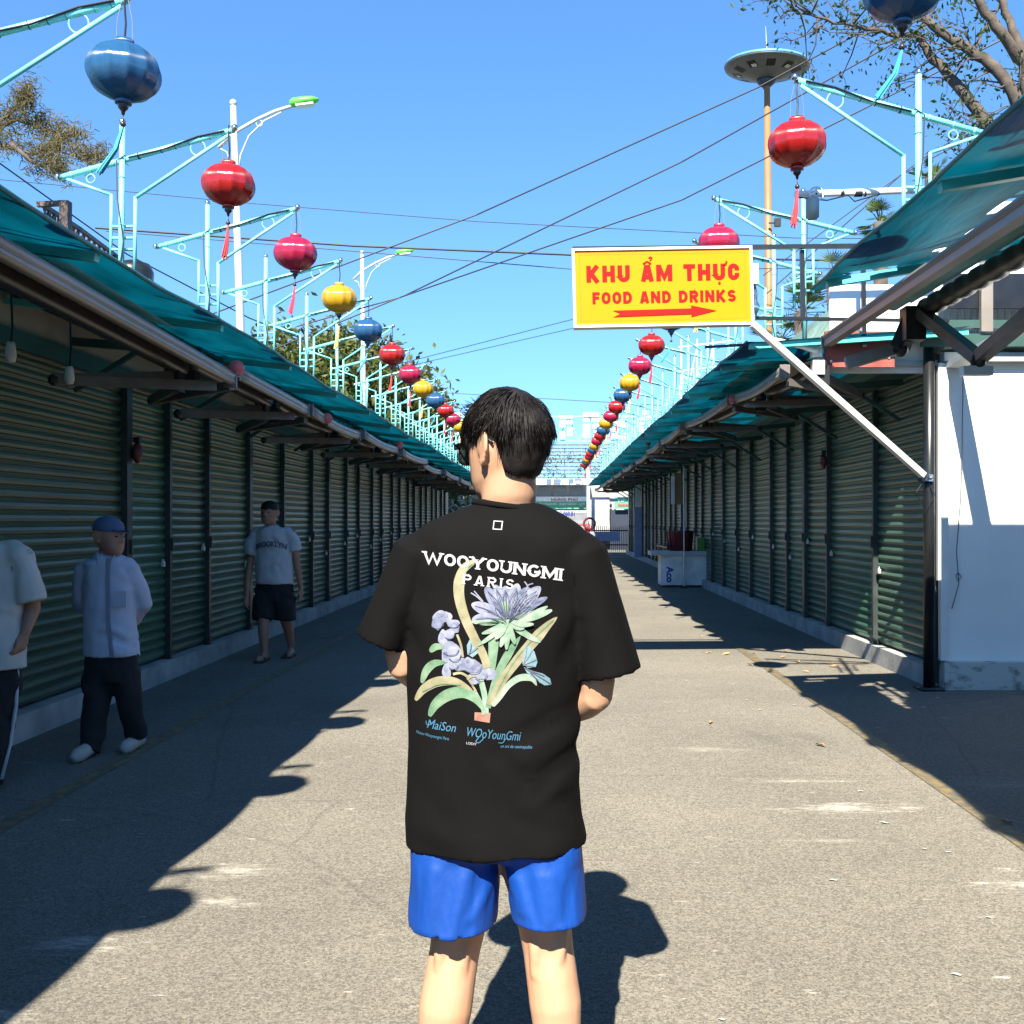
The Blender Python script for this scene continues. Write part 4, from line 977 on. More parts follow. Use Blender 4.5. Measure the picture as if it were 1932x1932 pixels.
# big tree upper right: limbs follow the photo
def limbs_tree():
    D = 13; t = thing('bare_limbed_tree', 'large tree with bare twisting limbs and thin leaves, top right corner', 'tree', ground(1990, 300, D))
    bm = B(); r = random.Random(5); tips = []
    base = ground(2010, 300, D)
    def limb(pp, r0, r1, dz=0):
        r0 *= .72; r1 *= .8
        pts = [P(x, y, D + d) for x, y, d in pp]; sm = []
        for a, b in zip(pts[:-1], pts[1:]):
            for k in range(4): sm.append(a.lerp(b, k / 4) + Vector((r.uniform(-1, 1), r.uniform(-1, 1), r.uniform(-1, 1))) * .018)
        sm.append(pts[-1]); n = len(sm); tube(bm, sm, [r0 + (r1 - r0) * k / (n - 1) for k in range(n)], 8); return sm
    L = []
    L.append(limb([(2010, 520, 0), (1960, 360, 0), (1890, 265, 0), (1862, 232, 0), (1800, 150, .2), (1750, 95, .4), (1735, 70, .5)], .16, .055))
    L.append(limb([(1745, 82, .4), (1722, 66, .5), (1690, 66, .4), (1640, 52, .3), (1575, 42, .2), (1530, 28, .1), (1490, 20, 0)], .05, .012))
    L.append(limb([(2005, 430, 0), (1945, 260, -.2), (1918, 190, -.3), (1880, 130, -.3), (1830, 95, -.2), (1770, 55, -.1), (1735, 25, 0), (1720, -30, 0)], .14, .045))
    L.append(limb([(1945, 230, -.3), (1932, 120, -.4), (1890, 60, -.5), (1850, 10, -.5), (1830, -40, -.5)], .11, .06))
    L.append(limb([(1932, 110, -.2), (1905, 40, 0), (1880, -30, 0)], .08, .05))
    L.append(limb([(1840, 100, 0), (1850, 60, .3), (1880, 20, .5), (1900, -30, .5)], .03, .015))
    for sm in L[:3] + L[5:]:
        for p in sm[6:]:
            for _ in range(2):
                if r.random() < .75:
                    d = Vector((r.uniform(-1, .5), r.uniform(-.6, .6), r.uniform(-.5, .9))).normalized(); ln = r.uniform(.25, .75)
                    q1 = p + d * ln * .5 + Vector((0, 0, r.uniform(-.1, .1))); q2 = p + d * ln + Vector((r.uniform(-.15, .1), 0, r.uniform(-.15, .15)))
                    tube(bm, [p, q1, q2], [.013, .009, .005], 5); tips.append(q2); tips.append(q1)
                    for _ in range(3):
                        d2 = (d + Vector((r.uniform(-1, 1), r.uniform(-1, 1), r.uniform(-1, 1))) * .9).normalized(); q3 = q2 + d2 * r.uniform(.1, .32)
                        tube(bm, [q2, (q2 + q3) / 2 + Vector((0, 0, .03)), q3], [.005, .004, .0025], 4); tips.append(q3)
    tube(bm, [base, base + Vector((0, 0, 2)), P(2010, 500, D)], [.26, .2, .17], 10)
    part('trunk', bm, 'bark', t, True)
    cs = [(p, .16) for p in tips if r.random() < .8] + [(P(x, y, D), .30) for x, y in ((1500, 25), (1545, 15), (1600, 22), (1650, 20), (1910, 150), (1925, 40), (1900, 200), (1870, 170), (1780, 200), (1800, 20), (1840, 30))]
    bm = B(); leaves(bm, cs, 2000, .040, r=r); part('crown', bm, 'leaf', t)
limbs_tree()
def casuarina():
    D = 14; t = thing('feathery_tree', 'brownish feathery needle branch reaching in from the left edge', 'tree', ground(-330, 400, D)); r = random.Random(8); bm = B(); cs = []
    def limb(pp, r0, r1):
        pts = [P(x, y, D + d) for x, y, d in pp]; tube(bm, pts, [r0 + (r1 - r0) * k / (len(pts) - 1) for k in range(len(pts))], 7); return pts
    tube(bm, [ground(-330, 400, D), P(-300, 500, D), P(-280, 200, D), P(-260, 0, D)], [.2, .16, .10, .05], 9)
    for pp in ([(-290, 300, 0), (-120, 290, 0), (0, 274, 0), (60, 290, 0), (100, 282, .1), (160, 300, .1), (190, 293, .1)], [(-120, 290, 0), (-20, 240, 0), (20, 215, 0), (40, 190, 0), (48, 165, 0)], [(-20, 250, .2), (30, 225, .2), (75, 240, .2), (120, 262, .2), (150, 250, .2)], [(20, 270, -.1), (60, 305, -.1), (105, 322, 0), (110, 312, 0)]):
        pts = limb(pp, .035, .006)
        for a, b in zip(pts[1:-1], pts[2:]):
            for k in range(9):
                p = a.lerp(b, r.random())
                for _ in range(2):
                    d = Vector((r.uniform(-.3, 1), r.uniform(-.5, .5), r.uniform(-.7, .9))).normalized(); q = p + d * r.uniform(.07, .24); tube(bm, [p, q], [.006, .003], 4); cs.append((q, .12)); cs.append(((p + q) / 2, .12))
    part('trunk', bm, 'bark', t, True)
    bm = B()
    for c, rad in cs:
        for _ in range(8):
            d = Vector((r.gauss(0, 1), r.gauss(0, 1), r.gauss(.1, 1))).normalized() * r.uniform(.05, .13); s = d.cross(Vector((0, 1, .3))).normalized() * .006
            o = c + Vector((r.gauss(0, 1), r.gauss(0, 1), r.gauss(0, 1))) * .05
            bm.faces.new([bm.verts.new(v) for v in (o - s, o + s, o + d + s * .5, o + d - s * .5)])
    part('needles', bm, 'leafbrown', t)
casuarina()
def palm(c, lab, sz, n, seed):
    t = thing('palm_tree', lab, 'palm', (c.x, c.y, 0), 'palms behind the right shed'); r = random.Random(seed)
    bm = B(); tube(bm, [(c.x, c.y, 0), (c.x + .05, c.y, c.z * .5), c], [.13, .11, .09], 9); part('trunk', bm, 'bark', t, True)
    bm = B()
    for k in range(n):
        a = r.random() * 6.283; el = r.uniform(-.3, 1.3); d = Vector((math.cos(a) * math.cos(el), math.sin(a) * math.cos(el), math.sin(el))); L = sz * r.uniform(.7, 1.1)
        m0 = c + d * L * .45; tube(bm, [c, m0], [.01, .006], 4)
        up = d.cross(Vector((0, 0, 1))); up = up.normalized() if up.length > .01 else Vector((1, 0, 0)); v2 = up.cross(d)
        for j in range(13):    # fan of stiff blades
            b = (j - 6) / 6 * 1.25; dd = (d * math.cos(b) + up * math.sin(b)).normalized(); e = m0 + dd * L * .55 * r.uniform(.8, 1.1) + Vector((0, 0, -.06 * sz)); w_ = v2.cross(dd).normalized() * .018 * sz + v2 * .006
            bm.faces.new([bm.verts.new(p) for p in (m0 - w_ * .3, m0.lerp(e, .5) - w_, e, m0.lerp(e, .5) + w_)])
    part('fronds', bm, 'palm', t)
palm(P(1510, 590, 15), 'fan palm between the orange column and the pale green roof', .75, 26, 1)
palm(P(1475, 640, 16), 'lower fan palm at the foot of the orange column', .6, 18, 4)
palm(P(1760, 335, 12), 'fan palm tip showing above the torn tarp beside the turquoise pole', .32, 16, 2)
palm(P(1660, 420, 14), 'small fan palm peeking over the edge of the torn tarp', .42, 14, 3)
palm(P(1572, 520, 14.5), 'fan palm close behind the corner of the torn tarp', .5, 14, 6)

# ================================================================== far end of the street
D = 49
ga = thing('letter_gate', 'turquoise truss gate with white cut out letters across the far end', 'gate', (0, D, 0))
bm = B()
for y in (786, 832): bar(bm, P(770, y, D), P(1335, y, D), .09)
for k in range(14):
    x = 770 + 565 * k / 14; bar(bm, P(x, 832, D + .1), P(x + 20, 786, D + .1), .05); bar(bm, P(x + 20, 786, D + .1), P(x + 40, 832, D + .1), .05)
part('truss', bm, 'turq', ga)
for px in (775, 1330):
    bm = B(); bar(bm, ground(px, 0, D), P(px, 780, D), .16); part('leg', bm, 'turq', ga)
def plates(x, shapes):
    bm = B()
    for x0, y0, x1, y1 in shapes:
        a = P(x + x0, 784 + y0, D - .12); b = P(x + x1, 784 + y1, D - .12); box(bm, (a + b) / 2, (abs(b.x - a.x), .06, abs(a.z - b.z)))
    part('letter', bm, 'dirtywhite', ga)
LT = [[(0, 0, 24, 5), (0, 10, 10, 22), (12, 10, 24, 16), (14, 22, 24, 38), (0, 30, 10, 44)], [(0, -6, 30, 2), (0, 6, 12, 12), (16, 6, 36, 12), (0, 16, 13, 42), (17, 16, 36, 24), (20, 28, 34, 44)], [(0, 0, 30, 4), (4, 8, 26, 14), (10, 14, 28, 22), (4, 24, 14, 32), (0, 34, 28, 44)], [(6, -10, 14, -2), (0, 2, 26, 8), (0, 14, 9, 44), (16, 14, 26, 44), (9, 24, 16, 30)], [(0, 0, 30, 6), (2, 10, 12, 40), (16, 12, 30, 24), (16, 30, 30, 44)]]
for k, x in enumerate((792, 842, 900, 960, 1010, 1056, 1100, 1152, 1206, 1262, 1296)): plates(x, LT[k % 5])
gs = thing('grandstand', 'tiers of grey steel seating frames rising at the far end', 'grandstand', (1, 58, 0))
bm = B()
for k in range(11):
    z = P(0, 908 - k * 7.2, 56).z + k * .0; y = 56 + k * .55
    bar(bm, (-5.5, y, z + k * .035), (4.6, y, z + k * .035), .05); box(bm, (-.4, y + .2, z + k * .035 - .03), (10.0, .28, .03))
part('tier', bm, 'standgrey', gs)
bm = B()
for j in range(26):
    x = -5.4 + j * .4
    for k in range(10):
        y = 56 + k * .55; z = P(0, 908 - k * 7.2, 56).z + k * .035
        if (j + k) % 2: bar(bm, (x, y, z), (x, y + .55, z + .28), .03)
        else: bar(bm, (x, y, z), (x, y, z + .3), .03)
for j in range(9): bar(bm, (-5.4 + j * 1.25, 62, 3.6), (-5.4 + j * 1.25, 62, P(0, 826, 62).z), .05)
for k in range(5): bar(bm, (-5.4, 62, 5.2 + k * .35), (4.6, 62, 5.2 + k * .35), .03)
part('railing', bm, 'standgrey', gs)
bm = B(); r_ = random.Random(2)
leaves(bm, [(Vector((r_.uniform(-5, 4.5), 56 + k * .5, P(0, 904 - k * 7.2, 56).z + k * .035)), .35) for k in range(7) for _ in range(14)], 1500, .07, r=r_); part('planting', bm, 'leaf', gs)
sh = thing('end_shop', 'low grey shop row with white canopy and green signboards closing the street', 'shop', (2, 52, 0))
def pbox(x0, y0, x1, y1, D, th): 
    a = P(x0, y0, D); b = P(x1, y1, D); bm = B(); box(bm, ((a.x + b.x) / 2, D + th / 2, (a.z + b.z) / 2), (abs(b.x - a.x), th, abs(a.z - b.z))); return bm
a = P(780, 903, 53); b = P(1260, 1045, 53); bm = B(); box(bm, ((a.x + b.x) / 2, 54.2, a.z / 2), (b.x - a.x, 2.2, a.z)); part('wall', bm, 'greywall', sh)
part('canopy', pbox(880, 904, 1114, 914, 51.6, 1.4), 'white', sh)
for x0, x1 in ((1016, 1040), (1044, 1068), (1074, 1100)): part('window', pbox(x0, 918, x1, 936, 53.0, .08), 'standgrey', sh)
sb = part('signboard', pbox(1011, 937, 1108, 961, 52.85, .1), 'signwhite', sh)
def lay_far(body, x0, x1, yb, capx, D, m, par, offs=.02):
    b_ = lay_text(body, P(x0, 0, D).x, P(x1, 0, D).x, P(0, yb, D).z, capx / 1932 * D, offs, None, m, y=D, depth=.01)
    o = fin('lettering', b_, M[m]); o.parent = par; o.location = -par.parent.location - par.location if par.parent else -par.location
    return o
def sub(name, bm, m, par):
    o = fin(name, bm, M[m]); o.parent = par; o.location = Vector((0, 0, 0)); return o
sub('green_band', pbox(1012, 946, 1107, 960, 52.82, .02), 'signgreen', sb)
def lay_sub(body, x0, x1, yb, capx, D, m, par, offs=.02, name='lettering'):
    b_ = lay_text(body, P(x0, 0, D).x, P(x1, 0, D).x, P(0, yb, D).z, capx / 1932 * D, offs, None, m, y=D, depth=.01); return sub(name, b_, m, par)
lay_sub('ÂM THANH - ÁNH SÁNG - LED', 1016, 1104, 953.5, 4.2, 52.81, 'signwhite', sb)
lay_sub('HƯNG PHÚ', 1040, 1090, 945, 5, 52.84, 'red', sb)
part('side_wall', pbox(1111, 938, 1150, 1010, 51.8, .5), 'greywall', sh)
sb2 = part('signboard', pbox(1160, 938, 1200, 960, 51.9, .1), 'signgreen', sh)
lay_sub('TIP', 1164, 1180, 948, 6, 51.88, 'signwhite', sb2); sub('red_stripe', pbox(1165, 951, 1198, 955, 51.87, .02), 'redboard', sb2)
part('dark_opening', pbox(1151, 962, 1215, 1038, 52.2, .3), 'navy', sh)
tr = thing('cargo_truck', 'grey box truck with blue number lettering parked at the far end', 'truck', P(1058, 1010, 48.5))
tr.location.z = 0
part('cargo_box', pbox(985, 963, 1109, 1016, 48.4, 3.2), 'truckgrey', tr)
cb = tr.children[0]
bm = B()
for k in range(20):
    a = P(986, 968 + k * 2.3, 48.38); b = P(1108, 968 + k * 2.3, 48.38); box(bm, (a + b) / 2, (b.x - a.x, .03, .012))
sub('corrugation', bm, 'truckgrey', cb)
lay_sub('65C-060.81', 1046, 1084, 972, 7.5, 48.34, 'plateblue', cb, .03)
bm = B(); a = P(985, 1016, 48.4); b = P(1109, 1024, 48.4); box(bm, ((a.x + b.x) / 2, 50, (a.z + b.z) / 2), (b.x - a.x - .1, 3.0, .2)); part('chassis', bm, 'blackpost', tr)
for x in (a.x + .25, b.x - .25):
    for y in (49.0, 51.4):
        bm = B(); tube(bm, [(x - .12, y, .38), (x + .12, y, .38)], .38, 18); part('wheel', bm, 'blackpost', tr, True)
fe = thing('metal_fence', 'dark picket fence with blue grey panel across the street end', 'fence', (3, 47, 0)); D = 47
x0, x1 = P(1108, 0, D).x, P(1190, 0, D).x
bm = B()
for k in range(24): bar(bm, (x0 + (x1 - x0) * k / 23, D, .06), (x0 + (x1 - x0) * k / 23, D, P(0, 992, D).z), .03)
part('picket', bm, 'blackpost', fe); bm = B()
for py in (1001, 1028): bar(bm, (x0, D + .04, P(0, py, D).z), (x1, D + .04, P(0, py, D).z), .06)
part('rail', bm, 'maroon', fe); part('panel', pbox(1113, 1003, 1170, 1021, D - .06, .03), 'bluepanel', fe)
rf = thing('red_barrier', 'red barrier with white letters on a dark board at the street end', 'barrier', (1, 46, 0)); D = 46
bm = B()
for px in (1068, 1080, 1092, 1104, 1112): bar(bm, P(px, 990, D), ground(px, 0, D), .07)
for py in (990, 1000, 1026): bar(bm, P(1040, py, D), P(1114, py, D), .06)
part('frame', bm, 'red', rf)
bd = part('board', pbox(1042, 1001, 1108, 1022, D - .08, .03), 'blackpost', rf)
lay_sub('IN', 1082, 1097, 1018, 14, D - .1, 'white', bd, .03)
bm = B(); tube(bm, [P(1112, 988, D) + Vector((.25 * math.cos(k / 14 * 6.2832), -.1, .25 * math.sin(k / 14 * 6.2832))) for k in range(15)], .05, 6, cap=False); part('ring', bm, 'maroon', rf)
t = thing('banner_cloth', 'small dark red cloth hung under the far left awnings', 'cloth', P(786, 913, 27)); bm = B()
grid(bm, lambda u, v: P(770 + 40 * u, 906 + 12 * v, 27) + Vector((0, .05 * math.sin(u * 9), 0)), 12, 4); part('cloth', bm, 'maroon', t)
t = thing('white_post', 'tall white lamp post standing before the far grandstand', 'post', ground(1110, 0, 50)); bm = B(); tube(bm, [ground(1110, 0, 50), P(1110, 862, 50)], .09, 8); part('pole', bm, 'lampwhite', t); bm = B(); ball(bm, P(1110, 858, 50), .16, 10); part('lamp', bm, 'signwhite', t, True)
# scaffold behind the right lantern row
t = thing('scaffold', 'thin grey scaffold frame behind the right lantern poles', 'scaffold', (5, 28, 0)); bm = B(); D = 28
for px in (1285, 1315, 1345, 1375): bar(bm, ground(px, 0, D), P(px, 640, D), .04)
for py in (655, 700, 745, 790): bar(bm, P(1280, py, D), P(1380, py - 12, D), .035)
part('tube', bm, 'galv', t); bm = B()
for k in range(3): bar(bm, P(1285 + 30 * k, 790, D), P(1315 + 30 * k, 655, D), .025); bar(bm, P(1315 + 30 * k, 745, D), P(1285 + 30 * k, 700, D), .025)
part('brace', bm, 'galv', t)

# ================================================================== things along the right kerb
D = 22.6
ct = thing('stall_counter', 'white panelled counter with table top standing at the right kerb', 'counter', ground(1290, 0, D))
cbn = part('cabinet', pbox(1247, 1047, 1290, 1104, D, .62), 'dirtywhite', ct); part('cabinet', pbox(1291, 1047, 1333, 1104, D, .62), 'dirtywhite', ct)
part('table_top', pbox(1228, 1040, 1334, 1048, D - .06, .74), 'greytrim', ct)
part('base', pbox(1250, 1104, 1332, 1109.4, D + .05, .5), 'blackpost', ct)
b_ = me_bm(text_mesh('Aco', .21, .008)); bmesh.ops.rotate(b_, cent=(0, 0, 0), matrix=Matrix.Rotation(R(-90), 3, 'Z'), verts=b_.verts); bmesh.ops.transform(b_, matrix=Matrix.Translation(P(1258, 1084, D - .006)) @ FRONT, verts=b_.verts)
sub('lettering', b_, 'plateblue', cbn)
t = thing('counter_pole', 'thin white pole rising beside the counter', 'pole', ground(1291, 0, D - .2)); bm = B(); tube(bm, [ground(1291, 0, D - .15), P(1290, 880, D - .15)], .018, 8); part('pole', bm, 'galv', t); bm = B(); tube(bm, [ground(1291, 0, D - .15), ground(1291, 0, D - .15) + Vector((0, 0, .04))], .06, 10); part('foot', bm, 'blackpost', t)
t = thing('plastic_tub', 'dark maroon ribbed tub stacked on the counter', 'tub', P(1285, 1040, D + .2)); bm = B(); a = P(1262, 1040, D + .1); b = P(1308, 1000, D + .1)
lathe(bm, [(.0, 0), (.25, 0), (.29, .42), (.31, .45), (.28, .45), (.24, .04), (0, .04)], 24, ((a.x + b.x) / 2, D + .3, a.z)); part('body', bm, 'maroon', t, True); bm = B()
for k in range(12): q = k / 12 * 6.283; tube(bm, [((a.x + b.x) / 2 + .258 * math.cos(q), D + .3 + .258 * math.sin(q), a.z + .02), ((a.x + b.x) / 2 + .296 * math.cos(q), D + .3 + .296 * math.sin(q), a.z + .42)], .012, 5)
part('rib', bm, 'maroon', t)
t = thing('folded_table', 'dark maroon bench top leaning along the shutters past the counter', 'bench', P(1260, 1020, 26)); bm = B(); box(bm, (3.0, 26.2, .82), (.34, 2.4, .05)); part('top', bm, 'maroon', t)
for y in (25.2, 27.2):
    bm = B(); bar(bm, (2.88, y, 0), (2.88, y, .8), .04); part('leg', bm, 'maroon', t); bm = B(); bar(bm, (3.12, y, 0), (3.12, y, .8), .04); part('leg', bm, 'maroon', t)
t = thing('green_crate', 'bright green plastic crate beside the maroon tub', 'crate', P(1321, 1040, D + .2)); c_ = P(1321, 1027, D + .25); bm = B(); box(bm, c_, (.16, .3, .30)); part('body', bm, 'green', t); bm = B()
for k in range(3): box(bm, c_ + Vector((0, 0, -.08 + .09 * k)), (.18, .32, .02))
part('rim', bm, 'green', t)
t = thing('hanging_board', 'brown board with a white paper strip hung before the shutters', 'board', P(1278, 925, 23)); part('board', pbox(1272, 892, 1290, 951, 23, .03), 'cardboard', t); part('paper_strip', pbox(1266, 898, 1273, 951, 22.95, .02), 'dirtywhite', t)
t = thing('menu_panel', 'tall bright white panel on a pale blue base at the far right shutters', 'panel', (3.3, 37, 0)); part('panel', pbox(1198, 912, 1209, 956, 37, .05), 'white', t); part('base', pbox(1197, 957, 1211, 1052, 37.02, .12), 'bluepanel', t)

# ================================================================== litter on the asphalt
def leaf_mesh(sz, r):
    bm = B(); pts = [(0, -1), (.28, -.5), (.36, 0), (.25, .5), (0, 1)]
    l_ = [bm.verts.new((-x * sz * .9, y * sz, .012 * abs(x) * 2 + .012 * r.random())) for x, y in pts]; rr = [bm.verts.new((x * sz * .9, y * sz, .012 * abs(x) * 2.4 + .010 * r.random())) for x, y in pts[1:-1]]
    c = [l_[0]] + [bm.verts.new((0, y * sz, .006)) for x, y in pts[1:-1]] + [l_[-1]]
    for k in range(4):
        bm.faces.new([v for v in dict.fromkeys((l_[k], c[k], c[k + 1], l_[k + 1]))])
        R_ = [l_[0]] + rr + [l_[-1]]; bm.faces.new([v for v in dict.fromkeys((c[k], R_[k], R_[k + 1], c[k + 1]))])
    return bm
r = random.Random(11); first = None
z8 = [(430, 200), (700, 232), (835, 208), (600, 130), (705, 113), (660, 183), (240, 478), (315, 147), (230, 140), (590, 162), (195, 60), (925, 140), (1660, 960), (1580, 160), (450, 145), (770, 590)]
for k, (zx, zy) in enumerate(z8):
    px = (1800 + zx / 1.7753) * .693; py = (1700 + zy / 1.7753) * .693; Dd = CAM_H * 1932 / (py - 983); p = P(px, py, Dd); p.z = .006
    if first is None: first = fin('dry_leaf', leaf_mesh(.055, r), M['leaflitter']); o = first
    else: o = first.copy(); COL.objects.link(o)
    o.location = p; o.rotation_euler = (r.uniform(-.2, .2), r.uniform(-.2, .2), r.uniform(0, 6.3)); o.scale = [r.uniform(.7, 1.3)] * 3
    tag(o, 'curled dry brown leaf lying on the asphalt toward the right kerb', 'leaf', 'dry leaves on the street')
first = None
for k, (zx, zy) in enumerate([(330, 210), (118, 273), (347, 289), (412, 366), (478, 415), (1265, 403), (1045, 503), (960, 810), (1075, 962), (1268, 1088), (1385, 1105), (1580, 1420), (1425, 1697), (830, 1240), (640, 390), (860, 280), (1335, 357), (290, 1915)]):
    px = (1800 + zx / 1.7753) * .693; py = (1700 + zy / 1.7753) * .693; Dd = CAM_H * 1932 / (py - 983); p = P(px, py, Dd); p.z = .004
    if first is None:
        bm = B(); grid(bm, lambda u, v: Vector(((u - .5) * .055 + .01 * v, (v - .5) * .03 + .004 * math.sin(u * 7), .003 + .004 * u * (1 - u) * 3 + .002 * math.sin(v * 5))), 6, 3); first = fin('paper_scrap', bm, M['paper']); o = first
    else: o = first.copy(); COL.objects.link(o)
    o.location = p; o.rotation_euler = (0, 0, r.uniform(-.6, .6)); o.scale = [r.uniform(.3, .75)] * 3
    tag(o, 'small white paper scrap lying on the asphalt of the right half', 'paper scrap', 'paper scraps on the street')
# ================================================================== people
def interp(tab, z):
    if z <= tab[0][0]: return tab[0][1:]
    for a, b in zip(tab[:-1], tab[1:]):
        if z <= b[0]:
            t_ = (z - a[0]) / (b[0] - a[0]); return tuple(x + (y - x) * t_ for x, y in zip(a[1:], b[1:]))
    return tab[-1][1:]
HEAD = [(-.004, .088, .05, .012), (.005, .102, .035, .032), (.02, .110, -.012, .050), (.045, .111, -.050, .063), (.075, .110, -.074, .0705), (.10, .108, -.086, .0755), (.13, .105, -.092, .0775), (.16, .101, -.093, .077), (.185, .090, -.086, .071), (.205, .072, -.070, .060), (.220, .045, -.044, .041), (.227, .015, -.015, .016)]
def head_into(bm, T, s=1.0):
    b2 = B()
    loft(b2, [(0, (f + b) / 2, z, w_, (f - b) / 2, 2.25 if z > .02 else 2) for z, f, b, w_ in HEAD], 26)
    # nose, lips, brows, chin
    tube(b2, [(0, .098, .135), (0, .112, .115), (0, .124, .096), (0, .110, .086)], [.009, .011, .014, .010], 8)
    for x in (-.012, .012): ball(b2, (x, .110, .092), .009, 8)
    tube(b2, [(-.024, .098, .063), (-.010, .109, .065), (0, .110, .064), (.010, .109, .065), (.024, .098, .063)], [.003, .0055, .005, .0055, .003], 7)
    tube(b2, [(-.02, .099, .056), (0, .108, .054), (.02, .099, .056)], [.003, .006, .003], 7)
    for sx in (-1, 1):
        tube(b2, [(sx * .052, .080, .142), (sx * .03, .100, .147), (sx * .012, .104, .142)], [.006, .008, .006], 7)
        # ear: rim and plate, flared back
        c = Vector((sx * .0815, -.006, .111)); u = Vector((sx * .27, -.96, .05)).normalized(); v = Vector((0, -.16, 1)).normalized()
        rim = [c + u * (.024 * math.cos(a) + .008) * (1.0 if math.sin(a) > -.3 else .8) + v * .038 * math.sin(a) for a in [R(-100 + 290 * k / 16) for k in range(17)]]
        tube(b2, rim, [.0062] * 15 + [.0055, .0045], 7)
        pl = [c + u * (.018 * math.cos(a) + .006) + v * .032 * math.sin(a) for a in [R(360 * k / 12) for k in range(12)]]
        n_ = u.cross(v).normalized() * .0035
        a_ = [b2.verts.new(p + n_) for p in pl]; d_ = [b2.verts.new(p - n_) for p in pl]
        b2.faces.new(a_); b2.faces.new(d_[::-1])
        for k in range(12): b2.faces.new((a_[k], a_[(k + 1) % 12], d_[(k + 1) % 12], d_[k]))
        ball(b2, c + v * -.030 + u * .002, .008, 8)
    bmesh.ops.transform(b2, matrix=T @ Matrix.Scale(s, 4), verts=b2.verts)
    me = bpy.data.meshes.new('h'); b2.to_mesh(me); b2.free(); bm.from_mesh(me); bpy.data.meshes.remove(me)
def hand_into(bm, wrist, d, up, s=1.0, thumb=1):
    """palm, four unequal curled fingers and a thumb on the side"""
    d = Vector(d).normalized(); side = d.cross(Vector(up)).normalized(); up = side.cross(d).normalized(); w_ = Vector(wrist)
    tube(bm, [w_ - d * .03 * s, w_, w_ + d * .045 * s, w_ + d * .088 * s], [(.024 * s, .020 * s), (.026 * s, .019 * s), (.040 * s, .016 * s), (.036 * s, .013 * s)], 12)
    for k, L in enumerate((.062, .074, .069, .052)):
        b0 = w_ + d * .080 * s + side * (.028 - .0185 * k) * s
        p1 = b0 + d * L * .42 * s - up * .006 * s; p2 = p1 + (d * .75 - up * .65) * L * .34 * s; p3 = p2 + (d * .25 - up * .95) * L * .28 * s
        tube(bm, [b0 - d * .02 * s, b0, p1, p2, p3], [.0085 * s, .009 * s, .0085 * s, .008 * s, .006 * s], 8)
    t0 = w_ + d * .030 * s + side * .026 * s * thumb; tube(bm, [t0 - d * .01 * s, t0 + (d * .6 + side * .6 * thumb) * .030 * s, t0 + (d * 1.0 + side * .5 * thumb - up * .3) * .056 * s, t0 + (d * 1.2 + side * .3 * thumb - up * .6) * .074 * s], [.012 * s, .0105 * s, .0095 * s, .007 * s], 8)
def limb(bm, pts, rad, seg=14): tube(bm, pts, rad, seg)
def foot_into(bm, ankle, d, s=1.0, h=.0):
    a = Vector(ankle); d = Vector(d).normalized()
    z = lambda p, zz: Vector((p.x, p.y, zz))
    tube(bm, [z(a - d * .075 * s, .035), z(a - d * .05 * s, .045), z(a, .06), z(a + d * .06 * s, .045), z(a + d * .12 * s, .032), z(a + d * .165 * s, .022)], [.02 * s, .033 * s, .042 * s, .040 * s, .042 * s, .022 * s], 12)
def cloth_mesh(bm, voxel, smooth, wr=None):
    me = remeshed(bm, voxel, smooth)
    if wr:
        me.update(); 
        for v in me.vertices: v.co = v.co + v.normal * wr(v.co, v.normal)
        me.update()
    return me
def ringtube(bm, rings, seg=22):
    """closed skin through rings (centre, xaxis, yaxis)"""
    rs = [[bm.verts.new(Vector(c) + Vector(x) * math.cos(k / seg * 6.28318) + Vector(y) * math.sin(k / seg * 6.28318)) for k in range(seg)] for c, x, y in rings]
    for a, b in zip(rs[:-1], rs[1:]):
        for k in range(seg): bm.faces.new((a[k], a[(k + 1) % seg], b[(k + 1) % seg], b[k]))
    bm.faces.new(rs[0][::-1]); bm.faces.new(rs[-1])
def person(label, loc, group=None): return thing('person', label, 'person', loc, group)

# ------------------------------------------------------------------ the man in the street
K = 840.; YM = 2.40
MX = lambda px: (px - 1039) / K
MZ = lambda py: CAM_H + (983 - py) / K
man = person('man seen from behind in black printed T-shirt and bright blue shorts', (-.13, YM, 0))
TH = Matrix.Translation((MX(962), 2.385, MZ(937))) @ Matrix.Rotation(R(40), 4, 'Z') @ Matrix.Rotation(R(-7), 4, 'X')
bm = B(); head_into(bm, TH, .99)
loft(bm, [(MX(952), YM, MZ(985), .075, .055), (MX(953), YM, MZ(958), .062, .054), (MX(957), 2.395, MZ(935), .0635, .062), (MX(960), 2.39, MZ(905), .061, .062), (MX(963), 2.385, MZ(870), .056, .06)], 20)
ctr = MX(932)
loft(bm, [(ctr, YM, .80, .145, .09), (ctr, YM, .92, .145, .085), (ctr, YM, 1.08, .125, .07), (ctr, YM, 1.25, .14, .075), (ctr, YM, 1.38, .145, .075), (MX(945), YM, 1.45, .10, .075), (MX(950), YM, 1.49, .07, .06)], 24)
